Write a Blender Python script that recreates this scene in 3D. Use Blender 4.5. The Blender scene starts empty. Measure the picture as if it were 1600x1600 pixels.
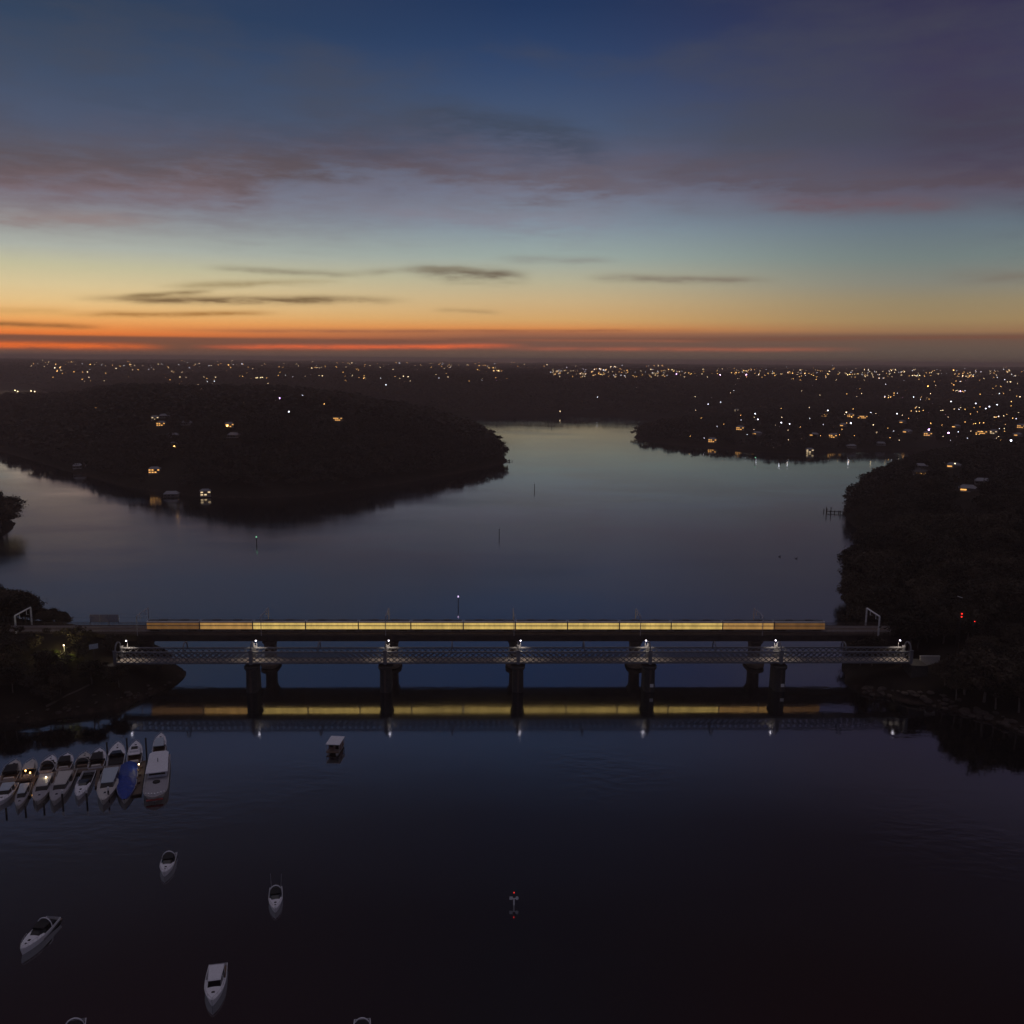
import bpy, math, random
import numpy as np
from mathutils import Vector, Matrix
R = math.radians
rnd = random.Random(7)
rng = np.random.default_rng(11)
sc = bpy.context.scene
COL = sc.collection

# ------------------------------------------------------------------ camera
F = 1422.0 / 1600.0            # focal length in frame widths
PITCH, ROLL, HCAM = R(9.46), R(0.50), 121.0
fwd = Vector((0, math.cos(PITCH), -math.sin(PITCH)))
r0 = Vector((1, 0, 0)); u0 = Vector((0, math.sin(PITCH), math.cos(PITCH)))
right = r0 * math.cos(ROLL) + u0 * math.sin(ROLL)
upv = u0 * math.cos(ROLL) - r0 * math.sin(ROLL)
cam = bpy.data.cameras.new('camera'); camo = bpy.data.objects.new('camera', cam); COL.objects.link(camo)
cam.sensor_width = 36; cam.lens = 36 * F; cam.clip_start = 0.5; cam.clip_end = 60000
M = Matrix((right, upv, -fwd)).transposed().to_4x4(); M.translation = Vector((0, 0, HCAM))
camo.matrix_world = M
sc.camera = camo

def ray(px, py):
    d = fwd + right * ((px - 800) / 1422.0) + upv * ((800 - py) / 1422.0)
    return d.normalized()
def P(px, py, h=0.0):
    """point of the level plane z=h that the photograph shows at px,py"""
    d = ray(px, py); t = (h - HCAM) / d.z
    return Vector((d.x * t, d.y * t, h))
def pix(v):
    q = Vector(v) - Vector((0, 0, HCAM)); z = q.dot(fwd)
    return 800 + 1422 * q.dot(right) / z, 800 - 1422 * q.dot(upv) / z

# ------------------------------------------------------------------ world
def lin(c):
    c = c.lstrip('#'); v = [int(c[i:i+2], 16) / 255 for i in (0, 2, 4)]
    return [x / 12.92 if x <= .04045 else ((x + .055) / 1.055) ** 2.4 for x in v]

class NT:
    def __init__(s, nt): s.nt = nt
    def n(s, t, **kw):
        o = s.nt.nodes.new(t)
        for k, v in kw.items(): setattr(o, k, v)
        return o
    def put(s, sock, v):
        if isinstance(v, bpy.types.NodeSocket): s.nt.links.new(v, sock)
        elif v is not None: sock.default_value = v
    def m(s, op, a, b=None, c=None, clamp=False):
        o = s.n('ShaderNodeMath', operation=op, use_clamp=clamp)
        s.put(o.inputs[0], a); s.put(o.inputs[1], b); s.put(o.inputs[2], c)
        return o.outputs[0]
    def mix(s, f, a, b):
        o = s.n('ShaderNodeMix', data_type='RGBA')
        s.put(o.inputs[0], f); s.put(o.inputs[6], a); s.put(o.inputs[7], b)
        return o.outputs[2]
    def ramp(s, f, stops, interp='LINEAR'):
        o = s.n('ShaderNodeValToRGB'); cr = o.color_ramp; cr.interpolation = interp
        while len(cr.elements) < len(stops): cr.elements.new(0.5)
        for e, (p, c) in zip(cr.elements, sorted(stops, key=lambda q: q[0])):
            e.position = p
        for e, (p, c) in zip(cr.elements, sorted(stops, key=lambda q: q[0])):
            e.color = (*c, 1)
        s.put(o.inputs[0], f)
        return o.outputs[0]
    def xyz(s, a, b, c):
        o = s.n('ShaderNodeCombineXYZ'); s.put(o.inputs[0], a); s.put(o.inputs[1], b); s.put(o.inputs[2], c)
        return o.outputs[0]
    def noise(s, v, scale, detail=4, rough=.55):
        o = s.n('ShaderNodeTexNoise'); s.put(o.inputs['Vector'], v)
        o.inputs['Scale'].default_value = scale; o.inputs['Detail'].default_value = detail
        o.inputs['Roughness'].default_value = rough
        return o.outputs[0]
    def mapr(s, v, a, b, c=0., d=1., smooth=True):
        o = s.n('ShaderNodeMapRange', interpolation_type='SMOOTHSTEP' if smooth else 'LINEAR')
        s.put(o.inputs[0], v)
        for i, q in enumerate((a, b, c, d)): s.put(o.inputs[1 + i], q)
        return o.outputs[0]

world = bpy.data.worlds.new('World'); sc.world = world; world.use_nodes = True
wt = world.node_tree; wt.nodes.clear(); W = NT(wt)
def azel(px, py):
    d = ray(px, py); return math.degrees(math.atan2(d.x, d.y)), math.degrees(math.asin(d.z))
tc = W.n('ShaderNodeTexCoord'); sep = W.n('ShaderNodeSeparateXYZ'); W.put(sep.inputs[0], tc.outputs['Generated'])
az = W.m('MULTIPLY', W.m('ARCTAN2', sep.outputs[0], sep.outputs[1]), 57.2958)
el0 = W.m('MULTIPLY', W.m('ARCSINE', sep.outputs[2]), 57.2958)
def T(e): return math.sqrt(max(0, e + 1) / 91)
tt = W.m('SQRT', W.m('DIVIDE', W.m('MAXIMUM', W.m('ADD', el0, 1), 0), 91))
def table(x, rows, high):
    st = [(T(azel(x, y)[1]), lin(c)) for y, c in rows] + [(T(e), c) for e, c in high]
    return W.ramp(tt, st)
HIGH = [(23, (.034, .056, .118)), (27, (.010, .013, .028)), (33, (.005, .005, .010)), (42, (.004, .003, .005)), (58, (.19, .18, .235)), (90, (.44, .41, .485))]  # unseen sky, shaped: dark band ahead blackens near water, bright zenith lights boats
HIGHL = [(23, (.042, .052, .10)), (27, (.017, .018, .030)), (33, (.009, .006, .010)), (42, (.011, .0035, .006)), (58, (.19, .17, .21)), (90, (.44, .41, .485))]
HIGHR = [(23, (.032, .028, .052)), (27, (.008, .006, .012)), (33, (.0055, .0025, .004)), (42, (.009, .0015, .0022)), (58, (.19, .17, .21)), (90, (.44, .41, .485))]  # maroon side tints added to imitate corner darkening via the water's reflection
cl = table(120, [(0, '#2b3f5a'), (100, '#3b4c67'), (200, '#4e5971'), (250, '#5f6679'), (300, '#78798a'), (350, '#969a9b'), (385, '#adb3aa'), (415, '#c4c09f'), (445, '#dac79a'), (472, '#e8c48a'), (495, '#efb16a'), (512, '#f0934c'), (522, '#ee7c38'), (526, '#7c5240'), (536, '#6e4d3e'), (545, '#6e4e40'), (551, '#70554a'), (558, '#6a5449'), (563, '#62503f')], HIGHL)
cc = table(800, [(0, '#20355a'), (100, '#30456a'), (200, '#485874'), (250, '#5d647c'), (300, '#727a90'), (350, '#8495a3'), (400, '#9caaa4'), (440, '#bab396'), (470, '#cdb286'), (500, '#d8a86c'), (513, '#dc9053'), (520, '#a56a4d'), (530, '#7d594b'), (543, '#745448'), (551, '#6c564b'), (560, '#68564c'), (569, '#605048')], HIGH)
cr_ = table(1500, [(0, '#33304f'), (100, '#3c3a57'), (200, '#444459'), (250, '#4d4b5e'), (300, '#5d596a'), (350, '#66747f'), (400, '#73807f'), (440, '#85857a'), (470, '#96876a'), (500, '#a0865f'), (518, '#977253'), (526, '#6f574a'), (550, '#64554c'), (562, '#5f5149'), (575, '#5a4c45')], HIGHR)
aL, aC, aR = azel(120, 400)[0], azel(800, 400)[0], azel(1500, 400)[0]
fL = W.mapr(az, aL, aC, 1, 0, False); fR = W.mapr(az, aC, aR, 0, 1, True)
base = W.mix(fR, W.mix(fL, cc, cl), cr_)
# behind the camera the sky is an even deep blue
fB = W.mapr(W.m('ABSOLUTE', az), 60, 130, 0, 1)
base = W.mix(W.m('MULTIPLY', fB, W.mapr(el0, -2, 40, 1, 0)), base, (.050, .060, .105, 1))
# clouds
wv = W.xyz(W.m('MULTIPLY', az, .10), W.m('MULTIPLY', el0, .42), 0)
n1 = W.noise(wv, 1.0, 5, .6)
n2 = W.noise(W.xyz(W.m('MULTIPLY', az, .33), W.m('MULTIPLY', el0, 1.7), 3.1), 1.0, 6, .62)
col = base
n3 = W.noise(W.xyz(W.m('MULTIPLY', az, .055), W.m('MULTIPLY', el0, .22), 7.7), 1.0, 6, .6)
veil = W.m('MULTIPLY', W.mapr(n3, .42, .68, 0, .55), W.m('MULTIPLY', W.mapr(el0, 7.5, 11, 0, 1), W.mapr(el0, 17, 23, 1, 0)))
col = W.mix(veil, col, (*lin('#484a55'), 1))
def streak(x0, y0, x1, y1, thick, strength, color, warp=1.0, sharp_low=False, fade=.25):
    """a cloud streak lying between two directions of the sky"""
    global col
    a0, e0 = azel(x0, y0); a1, e1 = azel(x1, y1)
    th = thick * .0385
    ln = W.m('ADD', W.m('MULTIPLY', W.m('SUBTRACT', az, a0), (e1 - e0) / (a1 - a0)), e0)
    d = W.m('SUBTRACT', el0, ln)
    d = W.m('ADD', d, W.m('MULTIPLY', W.m('SUBTRACT', n1, .5), 1.5 * warp * th * 2))
    d = W.m('ADD', d, W.m('MULTIPLY', W.m('SUBTRACT', n2, .5), 1.4 * warp * th))
    g = W.m('DIVIDE', d, th)
    if sharp_low:   # crisp lower edge, soft top
        g = W.m('MULTIPLY', g, W.mapr(g, -.3, .3, 2.0, .8))
    g = W.m('EXPONENT', W.m('MULTIPLY', W.m('MULTIPLY', g, g), -1))
    w = (a1 - a0) * fade
    win = W.m('MULTIPLY', W.mapr(az, a0 - w * .5, a0 + w, 0, 1), W.mapr(az, a1 - w, a1 + w * .5, 1, 0))
    tex = W.mapr(n2, .30, .62, .45, 1)
    f = W.m('MULTIPLY', W.m('MULTIPLY', W.m('MULTIPLY', g, win), tex), strength, clamp=True)
    col = W.mix(f, col, (*lin(color), 1))
streak(-300, 262, 640, 262, 40, .85, '#54474a', 1.0, True)
streak(-200, 292, 420, 290, 24, .6, '#786267', 1.2)
streak(470, 236, 1060, 306, 36, .75, '#5c4e55', 1.1, True)
streak(-300, 288, 1150, 292, 46, .40, '#746a72', .8)
streak(640, 180, 960, 228, 26, .7, '#3d4556', 1.4)
streak(960, 266, 1800, 292, 24, .65, '#5a4d55', 1.3, True)
streak(1180, 312, 1500, 326, 12, .8, '#6b545c', 1.0)
streak(1400, 150, 1900, 300, 90, .4, '#423448', .8)
streak(-200, 330, 260, 346, 11, .6, '#8f7a78', 1.0)
streak(560, 330, 1000, 350, 16, .35, '#8a8290', 1.0)
streak(100, 130, 700, 215, 40, .35, '#3d4658', 1.5)
streak(640, 424, 820, 432, 9, 1., '#6f6455', 1.2)
streak(330, 420, 560, 428, 5, .7, '#8b8470', 1.2)
streak(560, 425, 760, 420, 5, .6, '#8b8470', 1.2)
streak(930, 434, 1200, 438, 6, .9, '#82786a', 1.0)
streak(780, 404, 960, 407, 6, .6, '#8a8a84', 1.0)
streak(150, 466, 610, 470, 6, 1., '#776246', .9)
streak(190, 462, 330, 455, 4, .9, '#7f6b4a', 1.)
streak(260, 446, 520, 440, 5, .7, '#94835f', 1.)
streak(120, 492, 420, 489, 4, .9, '#a3743f', .8)
streak(-100, 484, 120, 488, 5, .5, '#c79a5c', .8)
streak(-100, 503, 160, 512, 4, .9, '#8f6238', .7)
streak(680, 484, 780, 488, 4, .5, '#a88a62', .8)
streak(1480, 432, 1800, 436, 9, .5, '#776a5e', 1.)
streak(-300, 524, 1900, 522, 3.5, .75, '#7a5040', .5, fade=.05)
streak(300, 516, 1100, 515, 2.6, .7, '#9a6046', .6)
streak(-300, 534, 250, 542, 4.6, 1.25, '#f07030', .35, fade=.2)
streak(320, 542, 800, 540.5, 3.6, 1.05, '#e86a3e', .6, fade=.2)
streak(790, 545, 1330, 546, 3.0, .7, '#b8654c', .5, fade=.2)
streak(760, 531, 1100, 533, 2.0, .5, '#a5654c', .5, fade=.2)
bgn = W.n('ShaderNodeBackground'); W.put(bgn.inputs[0], col); bgn.inputs[1].default_value = 1.0
# faint clear-sky component of the last twilight
sky = W.n('ShaderNodeTexSky'); sky.sky_type = 'NISHITA'; sky.sun_disc = False
sky.sun_elevation = R(0.5); sky.sun_rotation = R(-25)
bg2 = W.n('ShaderNodeBackground'); W.put(bg2.inputs[0], sky.outputs[0]); bg2.inputs[1].default_value = 0.0015
addn = W.n('ShaderNodeAddShader'); wt.links.new(bgn.outputs[0], addn.inputs[0]); wt.links.new(bg2.outputs[0], addn.inputs[1])
wo = W.n('ShaderNodeOutputWorld'); wt.links.new(addn.outputs[0], wo.inputs[0])
world.cycles.sampling_method = 'MANUAL'; world.cycles.sample_map_resolution = 1024

# the last glow of the sun, just on the horizon to the left
sun = bpy.data.lights.new('sun', 'SUN'); suno = bpy.data.objects.new('sun', sun); COL.objects.link(suno)
sun.energy = 0.012; sun.angle = R(12); sun.color = (1, .55, .3)
sd = Vector((math.sin(R(-25)) * math.cos(R(2)), math.cos(R(-25)) * math.cos(R(2)), math.sin(R(2))))
suno.rotation_euler = sd.to_track_quat('Z', 'Y').to_euler()

sc.view_settings.view_transform = 'Standard'; sc.view_settings.look = 'None'
sc.view_settings.exposure = 0; sc.view_settings.gamma = 1
sc.cycles.max_bounces = 6; sc.cycles.diffuse_bounces = 2; sc.cycles.glossy_bounces = 3
sc.cycles.volume_bounces = 1; sc.cycles.transparent_max_bounces = 8
sc.cycles.sample_clamp_indirect = 3.0
sc.cycles.caustics_reflective = True; sc.cycles.caustics_refractive = False

# ------------------------------------------------------------------ materials
def mat(name, color, rough=.6, metal=0., spec=.5, var=0., vscale=1., emit=None, estr=0., bump=0., bscale=5., sample=False):
    m = bpy.data.materials.new(name); m.use_nodes = True
    nt = m.node_tree; N = NT(nt); b = nt.nodes['Principled BSDF']
    b.inputs['Roughness'].default_value = rough; b.inputs['Metallic'].default_value = metal
    b.inputs['Specular IOR Level'].default_value = spec
    b.inputs['Base Color'].default_value = (*color, 1)
    g = N.n('ShaderNodeNewGeometry')
    if var:
        n = N.noise(g.outputs['Position'], vscale, 5, .6)
        f = N.mapr(n, .3, .7, 1 - var, 1 + var, False)
        c = N.mix(1.0, (*color, 1), (*color, 1)); mx = c.node
        mx.blend_type = 'MULTIPLY'; nt.links.new(N.xyz(f, f, f), mx.inputs[7])
        nt.links.new(c, b.inputs['Base Color'])
    if bump:
        n = N.noise(g.outputs['Position'], bscale, 4, .6)
        bp = N.n('ShaderNodeBump'); bp.inputs['Strength'].default_value = bump; bp.inputs['Distance'].default_value = .2
        nt.links.new(n, bp.inputs['Height']); nt.links.new(bp.outputs[0], b.inputs['Normal'])
    if emit:
        b.inputs['Emission Color'].default_value = (*emit, 1); b.inputs['Emission Strength'].default_value = estr
        m.cycles.emission_sampling = 'AUTO' if sample else 'NONE'
    return m

def leafmat(name, c0, c1):
    m = bpy.data.materials.new(name); m.use_nodes = True
    nt = m.node_tree; N = NT(nt); b = nt.nodes['Principled BSDF']; b.inputs['Roughness'].default_value = .7
    b.inputs['Specular IOR Level'].default_value = .2
    g = N.n('ShaderNodeNewGeometry'); oi = N.n('ShaderNodeObjectInfo')
    n = N.noise(g.outputs['Position'], .22, 4, .7)
    n = N.m('ADD', n, N.m('MULTIPLY', N.m('SUBTRACT', oi.outputs['Random'], .5), .35))
    nt.links.new(N.ramp(n, [(.32, c0), (.68, c1)]), b.inputs['Base Color'])
    return m

M_leaf = leafmat('eucalyptus_leaves', (.012, .009, .006), (.080, .056, .037))
M_leaf2 = leafmat('distant_leaves', (.014, .0105, .008), (.050, .037, .028))
M_bark = mat('bark', (.13, .10, .085), .85, var=.35, vscale=.8)
M_rock = mat('sandstone', (.065, .045, .038), .9, var=.35, vscale=.5, bump=.6, bscale=1.5)
M_iron = mat('grey_bridge_paint', (.16, .16, .185), .55, var=.25, vscale=.7)
M_deck = mat('bridge_deck_planks', (.22, .19, .18), .8, var=.3, vscale=.5)
M_brick = mat('dark_pier_brick', (.04, .036, .038), .85, var=.4, vscale=.9, bump=.3)
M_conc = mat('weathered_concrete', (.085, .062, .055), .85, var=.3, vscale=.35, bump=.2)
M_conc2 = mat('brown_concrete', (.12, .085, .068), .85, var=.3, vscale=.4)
M_gal = mat('galvanised_steel', (.50, .47, .50), .5, .3, var=.15)
M_galw = mat('pale_galvanised_steel', (.8, .78, .80), .5, 0, var=.1)
M_train = mat('train_steel', (.42, .40, .40), .35, .6, var=.15)
M_troof = mat('train_roof', (.10, .10, .11), .7)
M_dark = mat('dark_rubber', (.02, .02, .022), .6)
M_glassd = mat('dark_glass', (.008, .009, .012), .08, spec=.6)
M_gel = mat('white_gelcoat', (.82, .80, .86), .35, var=.08, vscale=1.5)
M_gel2 = mat('cream_gelcoat', (.56, .52, .50), .4, var=.1, vscale=1.5)
M_gelg = mat('pale_blue_grey_gelcoat', (.46, .52, .60), .4, var=.1, vscale=1.5)
M_deckg = mat('grey_nonslip_deck', (.36, .34, .38), .7, var=.12, vscale=2)
M_teak = mat('worn_teak', (.17, .11, .08), .7, var=.3, vscale=2)
M_canv = mat('black_canvas', (.014, .013, .016), .8)
M_blue = mat('blue_tarpaulin', (.012, .045, .30), .55, var=.25, vscale=1.2, bump=.5, bscale=1.2)
M_red = mat('red_paint', (.30, .04, .04), .5)
M_pile = mat('dark_timber', (.035, .03, .03), .85, var=.3, vscale=2)
M_white = mat('white_paint', (.75, .74, .76), .5, var=.08)
M_roofA = mat('pale_roof_sheeting', (.24, .23, .26), .5, var=.2, vscale=.3)
M_roofB = mat('dark_roof_tiles', (.07, .06, .06), .7, var=.3, vscale=.4)
M_wall = mat('house_render', (.20, .17, .16), .8, var=.15, vscale=.3)
M_brown = mat('rusty_mesh_panel', (.22, .13, .12), .7, var=.35, vscale=1)
E_win = mat('lit_train_window', (.05, .04, .02), .3, emit=(.88, .60, .17), estr=.72, sample=True)
E_win2 = mat('lit_train_window_dim', (.05, .04, .02), .3, emit=(.95, .52, .15), estr=.42, sample=True)
E_win3 = mat('lit_train_window_faint', (.05, .04, .02), .3, emit=(.95, .45, .14), estr=.14, sample=True)
E_amber = mat('amber_lamp', (.1, .08, .05), .4, emit=(1.0, .50, .14), estr=9)
E_warm = mat('warm_lamp', (.1, .09, .07), .4, emit=(1.0, .72, .40), estr=8)
E_cool = mat('white_lamp', (.1, .1, .1), .4, emit=(.85, .86, 1.0), estr=7.5)
E_violet = mat('violet_flood_lamp', (.1, .08, .1), .4, emit=(.75, .42, 1.0), estr=20)
E_navv = mat('violet_white_lantern', (.1, .1, .1), .4, emit=(.8, .6, 1.0), estr=1.6)
E_green = mat('green_lamp', (.05, .1, .05), .4, emit=(.35, 1.0, .55), estr=.8)
E_red = mat('red_lamp', (.1, .02, .02), .4, emit=(1.0, .03, .02), estr=1.6)
E_house = mat('lit_house_window', (.1, .07, .03), .4, emit=(1.0, .48, .13), estr=1.3)
E_housew = mat('lit_house_window_pale', (.1, .09, .06), .4, emit=(1.0, .74, .42), estr=1.0)
E_lamp = mat('bridge_lamp_glass', (.3, .3, .3), .3, emit=(.95, .88, 1.0), estr=8)

for m_ in (E_win, E_win2, E_win3):
    nt = m_.node_tree; N = NT(nt); b = nt.nodes['Principled BSDF']; g = N.n('ShaderNodeNewGeometry')
    e0 = b.inputs['Emission Strength'].default_value
    mp = N.n('ShaderNodeMapping'); mp.inputs['Scale'].default_value = (1, .3, .3); nt.links.new(g.outputs['Position'], mp.inputs[0])
    nt.links.new(N.mapr(N.noise(mp.outputs[0], .35, 3, .7), .3, .7, e0 * .72, e0 * 1.2, False), b.inputs['Emission Strength'])
# water
M_water = bpy.data.materials.new('river_water'); M_water.use_nodes = True
nt = M_water.node_tree; N = NT(nt); b = nt.nodes['Principled BSDF']
b.inputs['Base Color'].default_value = (.0028, .0030, .0045, 1); b.inputs['IOR'].default_value = 3.3; b.inputs['Specular IOR Level'].default_value = .75
g = N.n('ShaderNodeNewGeometry')
big = N.noise(g.outputs['Position'], .006, 4, .55)
spw = N.n('ShaderNodeSeparateXYZ'); nt.links.new(g.outputs['Position'], spw.inputs[0])
wind = N.m('MULTIPLY', N.mapr(spw.outputs[1], 340, 560, .085, .125), N.mapr(spw.outputs[1], 650, 1100, 1, .58))      # calm by the bridges, wind-roughened up river
strk = N.n('ShaderNodeMapping'); strk.inputs['Scale'].default_value = (.0035, .016, 1); nt.links.new(g.outputs['Position'], strk.inputs[0])
b_r = N.m('MULTIPLY', wind, N.mapr(N.m('MULTIPLY', N.m('ADD', big, N.noise(strk.outputs[0], 1.0, 5, .6)), .5), .42, .60, .72, 1.4))
nt.links.new(b_r, b.inputs['Roughness'])
mp = N.n('ShaderNodeMapping'); mp.inputs['Scale'].default_value = (1, 1.6, 1); nt.links.new(g.outputs['Position'], mp.inputs[0])
w1 = N.noise(mp.outputs[0], .22, 3, .5); w2 = N.noise(mp.outputs[0], .05, 3, .5)
patch = N.mapr(N.noise(g.outputs['Position'], .011, 3, .5), .48, .64, .15, 1.6)
hgt = N.m('ADD', N.m('MULTIPLY', N.m('MULTIPLY', w1, .03), patch), N.m('MULTIPLY', w2, .02))
bp = N.n('ShaderNodeBump'); bp.inputs['Strength'].default_value = 1.0; bp.inputs['Distance'].default_value = 1.0
nt.links.new(hgt, bp.inputs['Height']); nt.links.new(bp.outputs[0], b.inputs['Normal'])

# ground
M_ground = bpy.data.materials.new('bushland_ground'); M_ground.use_nodes = True
nt = M_ground.node_tree; N = NT(nt); b = nt.nodes['Principled BSDF']; b.inputs['Roughness'].default_value = .95
b.inputs['Specular IOR Level'].default_value = .1
g = N.n('ShaderNodeNewGeometry'); sp = N.n('ShaderNodeSeparateXYZ'); nt.links.new(g.outputs['Position'], sp.inputs[0])
n = N.noise(g.outputs['Position'], .03, 6, .7)
c = N.ramp(n, [(.3, (.012, .009, .007)), (.7, (.028, .021, .016))])
rockn = N.noise(g.outputs['Position'], .35, 4, .6)
rk = N.ramp(rockn, [(.3, (.014, .010, .008)), (.7, (.055, .036, .030))])
shore = N.m('MULTIPLY', N.mapr(sp.outputs[2], .9, 2.4, 1, 0), N.mapr(rockn, .42, .6, .15, 1))
nt.links.new(N.mix(shore, c, rk), b.inputs['Base Color'])

# ------------------------------------------------------------------ mesh helpers
class MB:
    def __init__(s): s.v = []; s.f = []; s.mi = []; s.cur = 0
    def add(s, vs, fs):
        o = len(s.v); s.v += [tuple(v) for v in vs]
        for f in fs: s.f.append(tuple(i + o for i in f)); s.mi.append(s.cur)
        return s
    def box(s, x0, x1, y0, y1, z0, z1, mtx=None):
        vs = [Vector(p) for p in ((x0, y0, z0), (x1, y0, z0), (x1, y1, z0), (x0, y1, z0), (x0, y0, z1), (x1, y0, z1), (x1, y1, z1), (x0, y1, z1))]
        if mtx: vs = [mtx @ v for v in vs]
        return s.add(vs, [(0, 3, 2, 1), (4, 5, 6, 7), (0, 1, 5, 4), (1, 2, 6, 5), (2, 3, 7, 6), (3, 0, 4, 7)])
    def bar(s, a, b, w, h=None, upd=(0, 0, 1)):
        a = Vector(a); b = Vector(b); d = (b - a).normalized(); h = h or w
        up = Vector(upd)
        if abs(d.dot(up)) > .98: up = Vector((0, 1, 0))
        sx = d.cross(up).normalized(); uy = sx.cross(d)
        vs = []
        for p in (a, b):
            for q, t in ((-1, -1), (1, -1), (1, 1), (-1, 1)): vs.append(p + sx * q * w / 2 + uy * t * h / 2)
        return s.add(vs, [(0, 1, 2, 3), (7, 6, 5, 4), (0, 4, 5, 1), (1, 5, 6, 2), (2, 6, 7, 3), (3, 7, 4, 0)])
    def tube(s, pts, rad, n=8, cap=True):
        pts = [Vector(p) for p in pts]; k = len(pts)
        if not isinstance(rad, (list, tuple)): rad = [rad] * k
        vs = []; fs = []
        for i, p in enumerate(pts):
            d = (pts[min(i + 1, k - 1)] - pts[max(i - 1, 0)]).normalized()
            up = Vector((0, 0, 1)) if abs(d.z) < .95 else Vector((1, 0, 0))
            sx = d.cross(up).normalized(); uy = sx.cross(d)
            for j in range(n):
                a = 2 * math.pi * j / n
                vs.append(p + (sx * math.cos(a) + uy * math.sin(a)) * rad[i])
        for i in range(k - 1):
            for j in range(n):
                fs.append((i * n + j, i * n + (j + 1) % n, (i + 1) * n + (j + 1) % n, (i + 1) * n + j))
        if cap: fs.append(tuple(range(n))[::-1]); fs.append(tuple((k - 1) * n + j for j in range(n)))
        return s.add(vs, fs)
    def ball(s, c, r, n=8, sz=1.):
        c = Vector(c); vs = []; fs = []; m = n // 2
        for i in range(m + 1):
            t = math.pi * i / m
            for j in range(n):
                a = 2 * math.pi * j / n
                vs.append(c + Vector((math.sin(t) * math.cos(a), math.sin(t) * math.sin(a), math.cos(t) * sz)) * r)
        for i in range(m):
            for j in range(n): fs.append((i * n + j, (i + 1) * n + j, (i + 1) * n + (j + 1) % n, i * n + (j + 1) % n))
        return s.add(vs, fs)
    def prism(s, pts, z0, z1):
        n = len(pts); vs = [(x, y, z0) for x, y in pts] + [(x, y, z1) for x, y in pts]
        return s.add(vs, [tuple(range(n))[::-1], tuple(range(n, 2 * n))] + [(i, (i + 1) % n, n + (i + 1) % n, n + i) for i in range(n)])
    def mesh(s, name, mats):
        me = bpy.data.meshes.new(name); me.from_pydata(s.v, [], s.f); me.update()
        mats = mats if isinstance(mats, (list, tuple)) else [mats]
        for m in mats: me.materials.append(m)
        if len(mats) > 1: me.polygons.foreach_set('material_index', s.mi)
        return me
    def build(s, name, mats, parent=None):
        return link(name, s.mesh(name, mats), parent)

def link(name, me, parent=None):
    o = bpy.data.objects.new(name, me); COL.objects.link(o)
    if parent: o.parent = parent
    return o
def thing(name, label, cat, loc=(0, 0, 0), rz=0, group=None):
    o = bpy.data.objects.new(name, None); COL.objects.link(o); o.empty_display_size = .5
    o.location = loc; o.rotation_euler = (0, 0, rz); o['label'] = label; o['category'] = cat
    if group: o['group'] = group
    return o
KIDS = {}
def dup(root, loc, rz, label, group=None, scale=None):
    r = root.copy(); COL.objects.link(r); r.location = loc; r.rotation_euler = (0, 0, rz); r['label'] = label
    if group: r['group'] = group
    if scale: r.scale = scale
    if root not in KIDS: KIDS[root] = [(c, list(c.children)) for c in root.children]
    for ch, gs in KIDS[root]:
        c = ch.copy(); COL.objects.link(c); c.parent = r
        for g_ in gs:
            d = g_.copy(); COL.objects.link(d); d.parent = c
    return r
def npmesh(name, V, Fq, m):
    me = bpy.data.meshes.new(name); k = Fq.shape[1]
    me.vertices.add(len(V)); me.vertices.foreach_set('co', V.astype(np.float32).ravel())
    me.loops.add(Fq.size); me.loops.foreach_set('vertex_index', Fq.astype(np.int32).ravel())
    me.polygons.add(len(Fq)); me.polygons.foreach_set('loop_start', np.arange(0, Fq.size, k, dtype=np.int32))
    me.materials.append(m); me.update(calc_edges=True)
    return me

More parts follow.
